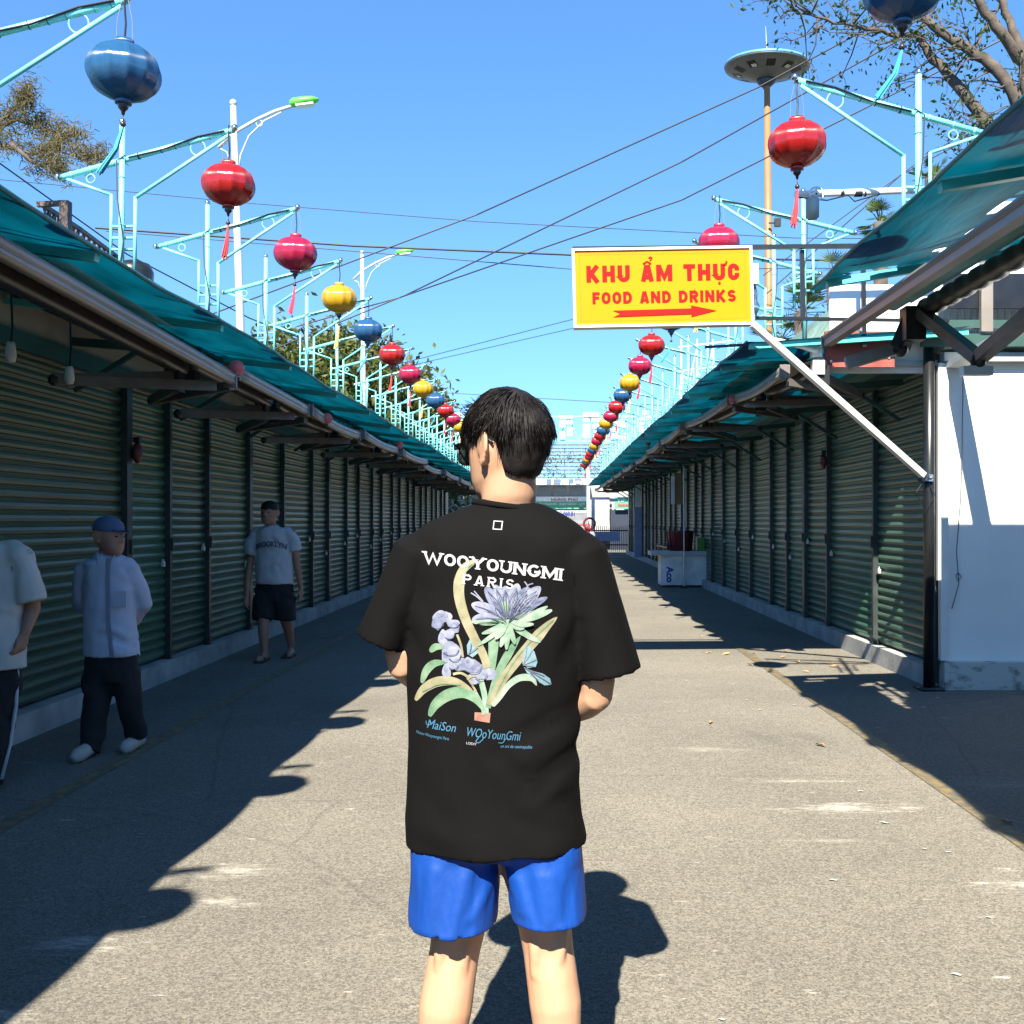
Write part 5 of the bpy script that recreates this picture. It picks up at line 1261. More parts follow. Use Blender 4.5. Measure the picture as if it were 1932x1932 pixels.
# arms
eL = Vector((MX(741), 2.385, MZ(1262))); eR = Vector((MX(1131), 2.375, MZ(1322)))
wL = Vector((-.235, 2.60, 1.03)); wR = Vector((-.015, 2.585, .965))
limb(bm, [(MX(800), YM, MZ(1030)), (MX(768), YM, MZ(1100)), (MX(750), 2.39, MZ(1190)), eL + Vector((.006, 0, .03)), eL + Vector((.012, .012, -.012))], [.055, .052, .044, .040, .037])
limb(bm, [eL + Vector((.004, -.004, .004)), eL.lerp(wL, .25), eL.lerp(wL, .6), wL], [.036, .041, .034, .024])
limb(bm, [(MX(1085), YM, MZ(1030)), (MX(1110), YM, MZ(1110)), (MX(1124), 2.39, MZ(1220)), eR + Vector((-.002, 0, .03)), eR + Vector((-.004, .012, -.012))], [.055, .053, .047, .042, .038])
limb(bm, [eR + Vector((.001, -.004, .002)), eR.lerp(wR, .22), eR.lerp(wR, .6), wR], [.037, .043, .036, .025])
hand_into(bm, wL, (wL - eL) + Vector((.05, .02, .0)), (0, -.3, 1), 1.0, 1); hand_into(bm, wR, (wR - eR) + Vector((-.04, .02, .02)), (0, -.3, 1), 1.0, -1)
# legs: thigh, hollow of the knee, calf
for xs in ([(-.185, .84, .086), (-.200, .66, .078), (-.2135, .545, .0655), (-.219, .50, .0620), (-.2265, .455, .0585), (-.236, .40, .060), (-.246, .335, .0625), (-.254, .26, .055), (-.262, .16, .040), (-.265, .09, .036), (-.265, .05, .036)],
           [(-.060, .84, .086), (-.036, .66, .079), (-.0175, .56, .0660), (-.0135, .515, .0620), (-.006, .465, .0590), (.002, .41, .0595), (.011, .345, .0605), (.016, .27, .054), (.022, .17, .040), (.024, .09, .036), (.024, .05, .036)]):
    limb(bm, [Vector((x, YM + .0 + (.012 if .42 < z < .52 else -.008 if .25 < z < .4 else .0), z)) for x, z, r_ in xs], [(r_, r_ * 1.03) for x, z, r_ in xs], 18)
    # tendons beside the hollow of the knee
    x0 = xs[4][0]
    for dx in (-.030, .030): limb(bm, [(x0 + dx * 1.05 + .004, YM - .030, .56), (x0 + dx, YM - .040, .49), (x0 + dx * .8 - .004, YM - .036, .42)], [.016, .015, .014], 8)
for ax, dd in ((-.265, (-.15, 1, 0)), (.024, (.15, 1, 0))): foot_into(bm, (ax, YM + .01, .06), dd)
me = remeshed(bm, .0055, 8, .5); fin_me('body', me, M['skin'], man, True)
body = man.children[0]
# sandals under the feet
for ax in (-.265, .024):
    bm = B(); b3 = [(-.035, -.09), (-.045, -.03), (-.04, .06), (-.05, .13), (-.03, .19), (.02, .195), (.05, .15), (.045, .06), (.045, -.03), (.035, -.09)]
    vs0 = [bm.verts.new((ax + x, YM + .01 + y, 0.002)) for x, y in b3]; vs1 = [bm.verts.new((ax + x, YM + .01 + y, .018)) for x, y in b3]
    bm.faces.new(vs0[::-1]); bm.faces.new(vs1)
    for k in range(10): bm.faces.new((vs0[k], vs0[(k + 1) % 10], vs1[(k + 1) % 10], vs1[k]))
    tube(bm, [(ax - .048, YM + .10, .012), (ax - .02, YM + .11, .065), (ax + .02, YM + .11, .065), (ax + .048, YM + .10, .012)], (.014), 6)
    fin('sandal', bm, M['sandal'], man)
# --- T-shirt
tors = [(952, 948, 63, .060), (952, 956, 84, .066), (950, 966, 107, .078), (947, 978, 132, .092), (943, 992, 155, .106), (941, 1010, 174, .116), (940, 1035, 186, .124), (938, 1080, 188, .130), (935, 1160, 184, .136), (931, 1240, 177, .136), (928, 1330, 170, .134), (926, 1420, 167, .136), (926, 1500, 169, .142), (928, 1560, 174, .148), (931, 1600, 177, .152), (931, 1614, 177, .153)]
rg = [(MX(cx), YM + (.0 if py > 1000 else .006), MZ(py), hw / K, ry, 2.3) for cx, py, hw, ry in tors]
inn = [(MX(952), YM + .006, MZ(975), .058, .050)] + [(MX(952), YM + .006, MZ(950), .060, .052)]
bm = B()
loft(bm, inn + rg + [(MX(931), YM, MZ(1613), 170 / K, .145, 2.3), (MX(930), YM, MZ(1560), 164 / K, .138, 2.3)], 40)
def sleeve(a, b, ra, rb, tilt_):
    a = Vector(a); b = Vector(b); ax = (b - a).normalized(); y = Vector((0, 1, 0)); x = y.cross(ax).normalized()
    if x.x < 0: x = -x
    r_ = []
    for f, r1, r2 in ((-.12, .55, .55), (0, 1, 1), (.3, 1, 1), (.6, 1, 1), (.85, 1, 1), (1, 1, 1), (1.0, .88, .9), (.80, .85, .86)):
        ff = max(0, f); rr = ra[0] + (rb[0] - ra[0]) * ff, ra[1] + (rb[1] - ra[1]) * ff
        c = a + (b - a) * f
        r_.append((c, (x * math.cos(tilt_ * ff) + ax * math.sin(tilt_ * ff)) * rr[0] * r1, y * rr[1] * r2))
    ringtube(bm, r_)
sleeve((MX(783), YM, MZ(1040)), (MX(709), YM - .005, MZ(1222)), (.063, .098), (.063, .095), .02)
sleeve((MX(1095), YM, MZ(1042)), (MX(1153), YM - .005, MZ(1282)), (.064, .10), (.077, .102), .05)
def seg_d(p, a, b):
    ax, az = a; bx, bz = b; dx, dz = bx - ax, bz - az; t_ = max(0, min(1, ((p[0] - ax) * dx + (p[1] - az) * dz) / (dx * dx + dz * dz))); return math.hypot(p[0] - ax - dx * t_, p[1] - az - dz * t_), t_
FOLD = [((1088, 1335), (960, 1392), -.007, .016), ((1095, 1380), (985, 1432), .007, .018), ((1096, 1420), (1010, 1470), -.006, .014), ((1094, 1462), (1000, 1520), .006, .018), ((940, 1420), (1050, 1530), -.008, .018), ((905, 1400), (985, 1500), .005, .02), ((1040, 1480), (1095, 1560), -.005, .014), ((860, 1300), (930, 1380), .004, .022),
        ((1098, 1180), (1060, 1270), -.006, .016), ((1090, 1120), (1035, 1220), .005, .022), ((757, 1180), (800, 1260), -.005, .016), ((765, 1130), (810, 1200), .004, .02), ((770, 1560), (900, 1585), .003, .02), ((790, 1480), (860, 1560), -.003, .022), ((985, 1540), (1080, 1575), -.004, .018), ((830, 1040), (800, 1110), .004, .025), ((1050, 1040), (1090, 1110), .004, .025)]
FW = [((MX(a[0]), MZ(a[1])), (MX(b[0]), MZ(b[1])), am, wd) for a, b, am, wd in FOLD]
def wr(p, n_):
    d = .0025 * noise.noise(Vector((p.x * 7, p.y * 5, p.z * 5))) + .0012 * noise.noise(Vector((p.x * 22, p.y * 12, p.z * 14)))
    if p.y < YM + .05:
        for a, b, am, wd in FW:
            q, t_ = seg_d((p.x, p.z), a, b)
            if q < wd * 4: d += 1.25 * am * math.exp(-(q / (wd * 1.3)) ** 2) * math.sin(max(.15, t_) * math.pi * .85 + .2)
    if p.z < MZ(1560): d += .004 * math.sin(p.x * 38 + p.y * 20) * (MZ(1560) - p.z) / .06
    return d
me = cloth_mesh(bm, .0065, 5, wr)
shirt = fin_me('t_shirt', me, M['blacktee'], man, True)
tree_bvh = BVHTree.FromPolygons([v.co.copy() for v in me.vertices], [tuple(p.vertices) for p in me.polygons])
# collar rib and hem lines
bm = B()
tube(bm, [Vector((MX(952) + .0735 * math.cos(a), YM + .006 + .0640 * math.sin(a), MZ(953) - .010 * math.cos(a))) for a in [k / 40 * 6.28318 for k in range(41)]], [(.0062, .011)] * 41, 8, cap=False)
o = fin('collar', bm, M['blacktee'], None, True); o.parent = shirt; o.location = (0, 0, 0)
# --- printed design on the back
KP = 856.
def px2(x, z): return ((x - 1039) / KP, CAM_H + (983 - z) / KP)
def zoomed(zx, zy): return (693 + zx * .2511, 1004.9 + zy * .2511)
def on_back(bm, lift):
    """dice the flat drawing (x,z) and lay it on the cloth"""
    xs = [v.co.x for v in bm.verts]; zs = [v.co.z for v in bm.verts]
    st = .009
    for ax, lo, hi in ((0, min(xs), max(xs)), (2, min(zs), max(zs))):
        c = math.floor(lo / st) * st + st
        while c < hi:
            co = Vector((0, 0, 0)); no = Vector((0, 0, 0)); co[ax] = c; no[ax] = 1
            bmesh.ops.bisect_plane(bm, geom=bm.verts[:] + bm.edges[:] + bm.faces[:], dist=1e-5, plane_co=co, plane_no=no); c += st
    for v in bm.verts:
        h = tree_bvh.ray_cast(Vector((v.co.x, 1.6, v.co.z)), Vector((0, 1, 0)))
        lf = .0009 + lift * .16 + v.co.y
        v.co.y = (h[0].y if h[0] else 2.28) - lf
    return bm
NP = [0]
def pr(name, polys, m, lift):
    bm = B()
    for k, (poly) in enumerate(polys):
        vs = [bm.verts.new((*px2(*p)[:1], k * .00004, px2(*p)[1])) for p in poly]
        try: bm.faces.new(vs)
        except ValueError: pass
    bmesh.ops.triangulate(bm, faces=bm.faces[:])
    on_back(bm, lift)
    for f in bm.faces:
        if f.normal.y > 0: f.normal_flip()
    me = bpy.data.meshes.new(name); bm.to_mesh(me); bm.free()
    o = fin_me(name, me, M[m]); o.parent = shirt; o.location = (0, 0, 0); return o
def catmull(pts, n=6):
    out = []
    for i in range(len(pts) - 1):
        p0 = pts[max(0, i - 1)]; p1 = pts[i]; p2 = pts[i + 1]; p3 = pts[min(len(pts) - 1, i + 2)]
        for k in range(n):
            t_ = k / n; out.append(tuple(.5 * ((2 * p1[j]) + (-p0[j] + p2[j]) * t_ + (2 * p0[j] - 5 * p1[j] + 4 * p2[j] - p3[j]) * t_ * t_ + (-p0[j] + 3 * p1[j] - 3 * p2[j] + p3[j]) * t_ ** 3) for j in (0, 1)))
    out.append(pts[-1]); return out
def blade(pts, w_, prof=None, off=0., sc_=1.):
    """leaf outline quads in zoomed drawing units"""
    c = catmull(pts); n = len(c); prof = prof or (lambda t_: math.sin(min(1, t_ * 1.02 + .03) * math.pi) ** .6)
    L = []; Rr = []
    for i, p in enumerate(c):
        a = c[max(0, i - 1)]; b = c[min(n - 1, i + 1)]; dx, dy = b[0] - a[0], b[1] - a[1]; l_ = math.hypot(dx, dy) or 1; nx, ny = -dy / l_, dx / l_; hw = w_ / 2 * prof(i / (n - 1)) + .5
        L.append((p[0] + nx * (hw * sc_ + off * hw), p[1] + ny * (hw * sc_ + off * hw))); Rr.append((p[0] - nx * (hw * sc_ - off * hw), p[1] - ny * (hw * sc_ - off * hw)))
    return [[zoomed(*q) for q in (L[i], L[i + 1], Rr[i + 1], Rr[i])] for i in range(n - 1)]
leafp = lambda t_: (min(1, t_ * 3.2) ** .8) * (1 - .45 * t_)
pr('cream_leaf', blade([(835, 205), (735, 250), (690, 350), (685, 480), (730, 640), (800, 790), (870, 920), (900, 1020)], 98, leafp), 'pcream', .0012)
pr('cream_leaf', blade([(1428, 642), (1340, 720), (1240, 830), (1120, 970), (1010, 1120), (920, 1300)], 100, leafp), 'pcream', .0012)
pr('green_leaf', blade([(1150, 780), (1050, 930), (970, 1090), (905, 1320)], 74, leafp), 'pgreen', .0018)
pr('green_leaf', blade([(950, 740), (945, 880), (930, 1050)], 92, leafp), 'pgreen', .0016)
pr('green_leaf', blade([(1272, 1160), (1235, 1105), (1150, 1095), (1060, 1150), (985, 1250), (940, 1300)], 62, leafp), 'pmint', .0019)
pr('green_leaf', blade([(388, 1155), (425, 1060), (495, 995), (600, 985)], 62), 'pgreen', .0014)
pr('cream_leaf', blade([(332, 1297), (410, 1195), (530, 1130), (670, 1130), (810, 1205)], 74), 'pcream', .0014)
pr('green_leaf', blade([(452, 1402), (500, 1310), (600, 1230), (720, 1205), (820, 1260), (895, 1370)], 88), 'pgreen', .0017)
pr('green_leaf', blade([(457, 910), (505, 868), (580, 872)], 52), 'pgreen', .0013)
pr('stem', blade([(850, 1110), (880, 1230), (890, 1360)], 52, lambda t_: .8) + blade([(800, 1190), (850, 1280), (880, 1370)], 40, lambda t_: .7), 'pmint', .0020)
pr('bulb', [[zoomed(*q) for q in ((806, 1352), (925, 1358), (918, 1432), (803, 1412))]], 'psalmon', .0022)
pr('leaf_vein', blade([(800, 235), (715, 330), (708, 480), (755, 650), (850, 880)], 7, lambda t_: 1) + blade([(1400, 665), (1250, 800), (1090, 990), (960, 1230)], 7, lambda t_: 1) + blade([(395, 1220), (540, 1150), (700, 1150)], 6, lambda t_: 1), 'pgreen', .0026)
# large spiky flower
pet = []
for (tx, ty, w_) in ((780, 540, 95), (885, 412, 92), (960, 395, 80), (1035, 402, 100), (1130, 385, 100), (1215, 415, 100), (1300, 412, 105), (1352, 492, 60), (785, 655, 80), (1240, 500, 110), (1150, 470, 110), (940, 500, 110), (860, 580, 110)):
    pet.append(((tx, ty), w_))
for k, ((tx, ty), w_) in enumerate(pet):
    bx, by = 1050 + (tx - 1050) * .10, 650
    pr('petal', blade([(tx, ty), ((tx * .55 + bx * .45), ty * .55 + by * .45 - 10), (bx, by)], w_, lambda t_: (math.sin(min(1, t_ * .95 + .02) * math.pi) ** .75)), 'plav' if k % 2 else 'plav2', .0022 + .00022 * k)
vn = []
for k, ((tx, ty), w_) in enumerate(pet):
    bx, by = 1050 + (tx - 1050) * .10, 650
    for o_ in (-.22, 0, .22):
        vn += blade([(tx + (bx - tx) * .12, ty + (by - ty) * .12), (tx * .55 + bx * .45 + o_ * w_, ty * .55 + by * .45 - 10 + o_ * 20), (bx, by)], 2.6, lambda t_: 1)
pr('petal_vein', vn, 'vein', .0053)
br = []
for k, (tx, ty, w_) in enumerate(((770, 670, 40), (1355, 560, 42), (1388, 590, 60), (1300, 830, 46), (1215, 790, 36), (860, 760, 40), (830, 850, 34), (905, 740, 40), (1000, 860, 46), (1045, 880, 40), (1110, 840, 40), (1180, 720, 50), (960, 800, 44), (1250, 690, 40))):
    br += blade([(tx, ty), ((tx + 1060) / 2, (ty + 660) / 2 + 14), (1060, 655)], w_, lambda t_: math.sin(min(1, t_ * .9 + .05) * math.pi) ** .8)
pr('bract', br, 'pmint', .0054)
pr('bract', blade([(1010, 520), (1045, 570), (1050, 640)], 46) + blade([(1120, 640), (1075, 690), (1060, 760)], 40) + blade([(900, 690), (980, 660), (1060, 640)], 26), 'pgreen', .0060)
pr('stamen', blade([(775, 455), (830, 490), (900, 560)], 9, lambda t_: 1) + blade([(1180, 370), (1205, 410), (1190, 440)], 9, lambda t_: 1) + blade([(1245, 385), (1205, 400), (1195, 440)], 8, lambda t_: 1) + blade([(800, 440), (835, 480), (870, 520)], 7, lambda t_: 1), 'plav2', .0062)
# irises on the left
def blob(cx, cy, rx, ry, seed):
    return [zoomed(cx + rx * math.cos(a) * (1 + .12 * math.sin(3 * a + seed)), cy + ry * math.sin(a) * (1 + .12 * math.cos(4 * a + seed))) for a in [k / 18 * 6.28318 for k in range(18)]]
ir = [(545, 640, 66, 46), (515, 690, 46, 48), (590, 640, 40, 42), (640, 690, 50, 34), (655, 720, 36, 44), (610, 770, 44, 40), (560, 800, 36, 62), (620, 880, 70, 56), (590, 940, 42, 60), (650, 920, 54, 60), (690, 995, 58, 52), (640, 1000, 40, 36), (590, 1050, 34, 66), (790, 1010, 70, 54), (760, 980, 36, 40), (850, 1060, 54, 52), (920, 1070, 52, 44), (800, 1100, 46, 48), (880, 1020, 46, 36)]
for k, (cx, cy, rx, ry) in enumerate(ir):
    pr('iris_petal', [blob(cx, cy, rx, ry, k)], ('plav2', 'plav', 'plav2')[k % 3], .0022 + .00020 * k)
    if k % 2 == 0: pr('iris_petal', [blob(cx - rx * .2, cy - ry * .25, rx * .45, ry * .4, k + 2)], 'plav2' if k % 3 == 1 else 'plav', .0063 + .00006 * k)
vi = []
for k, (cx, cy, rx, ry) in enumerate(ir):
    if k % 2: vi += blade([(cx - rx * .8, cy + ry * .5), (cx - rx * .2, cy + ry * .85), (cx + rx * .6, cy + ry * .7), (cx + rx * .95, cy)], 4, lambda t_: 1)
pr('petal_vein', vi, 'vein', .0064)
pr('stem', blade([(670, 770), (700, 850), (715, 940)], 20, lambda t_: .8) + blade([(740, 1080), (780, 1140), (815, 1195)], 18, lambda t_: .8) + blade([(640, 1070), (700, 1060), (760, 1090)], 22, lambda t_: .8) + blade([(815, 1080), (780, 1085), (750, 1110)], 16, lambda t_: .8), 'pcream', .0066)
# butterflies
wing = [[zoomed(*q) for q in ((1165, 990), (1180, 880), (1215, 855), (1255, 900), (1278, 980), (1262, 1020), (1205, 1022))], [zoomed(*q) for q in ((1175, 1015), (1240, 1045), (1320, 1070), (1372, 1110), (1385, 1160), (1330, 1160), (1250, 1100), (1200, 1060))], [zoomed(*q) for q in ((745, 850), (770, 800), (800, 830), (835, 850), (880, 820), (850, 890), (790, 940), (750, 920))]]
pr('butterfly', wing, 'pcyan', .0070)
vein = []
for a, b in (((1170, 1000), (1200, 870)), ((1170, 1000), (1240, 890)), ((1170, 1000), (1270, 960)), ((1170, 1000), (1262, 1015)), ((1180, 1018), (1380, 1150)), ((1200, 1030), (1330, 1085)), ((1220, 1050), (1300, 1140)), ((750, 915), (830, 860)), ((760, 920), (780, 830))):
    vein += blade([a, ((a[0] + b[0]) / 2 + 4, (a[1] + b[1]) / 2), b], 5, lambda t_: 1)
pr('butterfly_vein', vein, 'pink_ink', .0075)
# lettering of the print
def pr_words(txt, f, th, m, lift, serif=0, wide=1., gap=.16, space=.5, thin=1):
    qs, W_ = words(txt, th, gap, space, serif, wide)
    bm = B()
    for q, k in qs:
        vs = []
        for x, y in q:
            X, Y = f(x / W_, y); X2, Z2 = px2(X, Y); vs.append(bm.verts.new((X2, k * .00006, Z2)))
        bm.faces.new(vs)
    on_back(bm, lift)
    for fc_ in bm.faces:
        if fc_.normal.y > 0: fc_.normal_flip()
    me = bpy.data.meshes.new('lettering'); bm.to_mesh(me); bm.free()
    o = fin_me('lettering', me, M[m]); o.parent = shirt; o.location = (0, 0, 0)
def f1(u, y):
    zx = 400 + 1070 * u; base = 234 + 135 * (u * .72 + .28 * u * u); hgt = 90 + 2 * u; return zoomed(zx - 10 * (1 - y) * 0 + (1 - y) * (-12 * u + 2), base - hgt * y)
pr_words('WOOYOUNGMI', f1, .20, 'pwhite', .0085, .11, 1.12, .10)
def f2(u, y):
    zx = 718 + 385 * u; base = 388 + 42 * u; return zoomed(zx - (1 - y) * 8, base - 74 * y)
pr_words('PARIS', f2, .17, 'pwhite', .0085, .10, 1.0, .34)
pr('logo_square', [[(929, 982), (947, 983), (945.5, 1000), (927.5, 999)]], 'pwhite', .0012)
pr('logo_square', [[(930.6, 983.8), (944.8, 984.6), (943.6, 998.2), (929.6, 997.4)]], 'blacktee', .0016)
def script(body, zx0, zx1, zyb, slope, size, m, shear=.35, offs=.0, lift=.0012):
    b2 = me_bm(text_mesh(body, 1, offs, 0, shear)); xs = [v.co.x for v in b2.verts]; a, b_ = min(xs), max(xs); s_ = (zx1 - zx0) / (b_ - a)
    for v in b2.verts:
        zx = zx0 + (v.co.x - a) * s_; zy = zyb + slope * (zx - zx0) - v.co.y * size
        X, Y = zoomed(zx, zy); x_, z_ = px2(X, Y); v.co = Vector((x_, 0, z_))
    on_back(b2, lift)
    for f in b2.faces:
        if f.normal.y > 0: f.normal_flip()
    me = bpy.data.meshes.new('lettering'); b2.to_mesh(me); b2.free(); o = fin_me('lettering', me, M[m]); o.parent = shirt; o.location = (0, 0, 0)
script('MaiSon', 432, 662, 1492, .08, 96, 'psky')
script('WOoYounGmi', 750, 1155, 1535, .10, 100, 'psky')
script('Maison Wooyoungmi Paris', 340, 608, 1548, .10, 34, 'psky', .3)
script('LOEXY', 742, 820, 1596, .08, 26, 'pwhite', 0)
script('un art de cosmopolite', 1000, 1238, 1622, .05, 34, 'psky', .3)
pr('script_flourish', blade([(425, 1440), (428, 1462), (450, 1470), (500, 1425)], 4, lambda t_: 1) + blade([(835, 1545), (815, 1572), (840, 1580), (880, 1540)], 5, lambda t_: 1) + blade([(1040, 1550), (1015, 1585), (985, 1582)], 5, lambda t_: 1), 'psky', .0016)
# --- shorts
bm = B()
loft(bm, [(MX(932), YM, .93, .165, .115, 2.3), (MX(933), YM, .84, .190, .125, 2.3), (MX(933), YM, .76, .199, .132, 2.4), (MX(934), YM, .715, .200, .132, 2.5), (MX(934), YM, .695, .17, .10, 2.4)], 36)
def shortleg(rows, inset):
    r_ = [(MX((a + b) / 2), YM + .002, MZ(py), (b - a) / 2 / K, ry, 2.4) for py, a, b, ry in rows]; l_ = r_[-1]
    r_ += [(l_[0], l_[1], l_[2] + .002, l_[3] - .011, l_[4] - .011, 2.4), (l_[0], l_[1], l_[2] + .07, l_[3] - .016, l_[4] - .016, 2.4)]
    loft(bm, r_, 30)
shortleg([(1560, 775, 930, .10), (1610, 765, 938, .122), (1650, 765, 938, .126), (1700, 764, 939, .128), (1740, 762, 937, .129), (1765, 761, 935, .130)], 0)
shortleg([(1560, 940, 1092, .10), (1610, 938, 1101, .122), (1650, 946, 1103, .126), (1700, 953, 1106, .128), (1735, 959, 1109, .129), (1752, 962, 1110, .130)], 0)
SF = [((885, 1640), (850, 1760), .006, .012), ((905, 1650), (885, 1755), -.005, .010), ((850, 1640), (835, 1750), -.005, .014), ((930, 1665), (890, 1730), .005, .010), ((820, 1640), (800, 1750), .005, .014), ((952, 1640), (985, 1720), .005, .010), ((990, 1640), (1010, 1740), -.006, .012), ((975, 1660), (1010, 1745), .005, .010), ((1040, 1650), (1060, 1740), .005, .013), ((1085, 1650), (1065, 1730), -.005, .013), ((940, 1640), (960, 1700), -.004, .008), ((1020, 1650), (1035, 1730), .004, .01)]
SW_ = [((MX(a[0]), MZ(a[1])), (MX(b[0]), MZ(b[1])), am, wd) for a, b, am, wd in SF]
def wr2(p, n_):
    d = .0028 * noise.noise(Vector((p.x * 24, p.y * 18, p.z * 4))) + .0025 * noise.noise(Vector((p.x * 14 + p.z * 9, p.y * 14, p.z * 6))) + .0016 * noise.noise(Vector((p.x * 40, p.y * 30, p.z * 12)))
    if p.y < YM:
        for a, b, am, wd in SW_:
            q, t_ = seg_d((p.x, p.z), a, b)
            if q < wd * 4: d += .8 * am * math.exp(-(q / (wd * 1.15)) ** 2)
    return d
me = cloth_mesh(bm, .006, 2, wr2); shorts = fin_me('shorts', me, M['blueshort'], man, True)
# --- hair: shell over the skull plus strands
HC = Vector((0, -.004, .126))
def hair_pt(phi, psi, ex=0.):
    """phi 0 = face, +90 = right side of the head; psi elevation"""
    d = Vector((math.sin(phi) * math.cos(psi), math.cos(phi) * math.cos(psi), math.sin(psi)))
    bk = .5 - .5 * math.cos(phi)
    hh = math.hypot(d.x / .0755, d.y / .100); vv = abs(d.z) / .100; pw = 2.0 if psi > 0 else 2.0 + 1.6 * min(1, -psi / .4)
    rr = 1 / (hh ** pw + vv ** pw) ** (1 / pw)
    if psi < 0: rr *= 1 - .07 * bk * min(1, -psi / .8)
    up_ = max(0, math.sin(psi))
    th = .009 + .024 * up_ ** 1.3 + .009 * bk * max(0, 1 - abs(psi - .25) * 1.1)
    if psi < -.15: th = max(.003, th * (1 + (psi + .15) * 1.5))
    aa = abs((phi + math.pi) % (2 * math.pi) - math.pi)
    if psi < .3: th *= 1 - .75 * math.exp(-((aa - 1.85) / .45) ** 2) * min(1, (.3 - psi) / .3)
    th += (.007 * noise.noise(Vector((d.x * 3.0, d.y * 3.0, d.z * 2.4 + 4))) + .004 * noise.noise(Vector((d.x * 7, d.y * 7, d.z * 2)))) * (.4 + .6 * up_)
    return HC + d * (rr + th + ex)
def hairline(phi):
    a = abs((phi + math.pi) % (2 * math.pi) - math.pi)   # 0 front .. pi back
    tab = [(0, .62), (.6, .60), (1.0, .50), (1.22, .20), (1.36, -.05), (1.50, .16), (1.75, .20), (2.0, .12), (2.12, .02), (2.22, -.42), (2.30, -.80), (2.6, -.90), (3.15, -.93)]
    return interp(tab, a)[0]
def hair(T, par, seed=4, nstr=5200, mat='hair', smat='strand'):
    NU, NV = 110, 60; bm = B(); G_ = {}
    for i in range(NU):
        phi = i / NU * 6.28318; h0 = hairline(phi) + .035 * noise.noise(Vector((phi * 9, 3, 1)))
        for j in range(NV + 1): G_[i, j] = bm.verts.new(hair_pt(phi, h0 + (math.pi / 2 - .01 - h0) * j / NV))
    for i in range(NU):
        for j in range(NV): bm.faces.new((G_[i, j], G_[(i + 1) % NU, j], G_[(i + 1) % NU, j + 1], G_[i, j + 1]))
    bm.faces.new([G_[i, NV] for i in range(NU)])
    bmesh.ops.recalc_face_normals(bm, faces=bm.faces)
    bmesh.ops.solidify(bm, geom=bm.faces[:], thickness=.010)
    bmesh.ops.transform(bm, matrix=T, verts=bm.verts)
    hm = fin('hair', bm, M[mat], par, True)
    r = random.Random(seed); bm = B()
    crown = Vector((.012, -.055, .225))
    for _ in range(nstr):
        phi = r.random() * 6.28318; h0 = hairline(phi); psi = h0 + .01 + (math.pi / 2 - h0) * r.random() ** 1.25
        aa = abs((phi + math.pi) % (2 * math.pi) - math.pi)
        if 1.28 < aa < 2.15 and psi < .34: continue
        p = hair_pt(phi, psi, -.003)
        n_ = (p - HC).normalized()
        # flow: out from the crown, swept toward the face on top, downward at the sides and back
        fl = (p - crown); fl = fl - n_ * fl.dot(n_); fl = fl.normalized() if fl.length > 1e-4 else Vector((0, 1, 0))
        sw = n_.cross(fl) * .35
        fl = (fl + sw + Vector((r.gauss(0, .09), r.gauss(0, .09), r.gauss(0, .09)))).normalized()
        fl = (fl - n_ * fl.dot(n_)).normalized()
        back = p.y < .02
        L = (r.uniform(.040, .070) if psi > .35 else r.uniform(.026, .045) if psi > -.2 else r.uniform(.008, .016))
        if 1.1 < aa < 2.25 and psi < .75: L *= .45
        lift = r.uniform(.0006, .0042) * (1 if psi > .3 else .35)
        q1 = p + fl * L * .5 + n_ * (lift - L * L * 1.1); q2 = p + fl * L + n_ * (lift * .6 - L * L * 4.6)
        w_ = r.uniform(.0007, .0013)
        tube(bm, [p, q1, q2], [w_, w_ * .8, w_ * .25], 3)
    for _ in range(70):     # loose tips over the forehead side
        phi = r.uniform(-1.25, -.25); p = hair_pt(phi, r.uniform(.62, 1.0), 0); n_ = (p - HC).normalized()
        d = (Vector((-.2, .8, .35)) + Vector((r.gauss(0, .3), r.gauss(0, .3), r.gauss(0, .3)))).normalized(); L = r.uniform(.02, .04)
        tube(bm, [p, p + d * L * .5 + n_ * .004, p + d * L], [.0013, .001, .0003], 3)
    bmesh.ops.transform(bm, matrix=T, verts=bm.verts)
    o = fin('strands', bm, M[smat], None, True); o.parent = hm; o.location = (0, 0, 0)
    return hm
hair(TH @ Matrix.Scale(.99, 4), man)
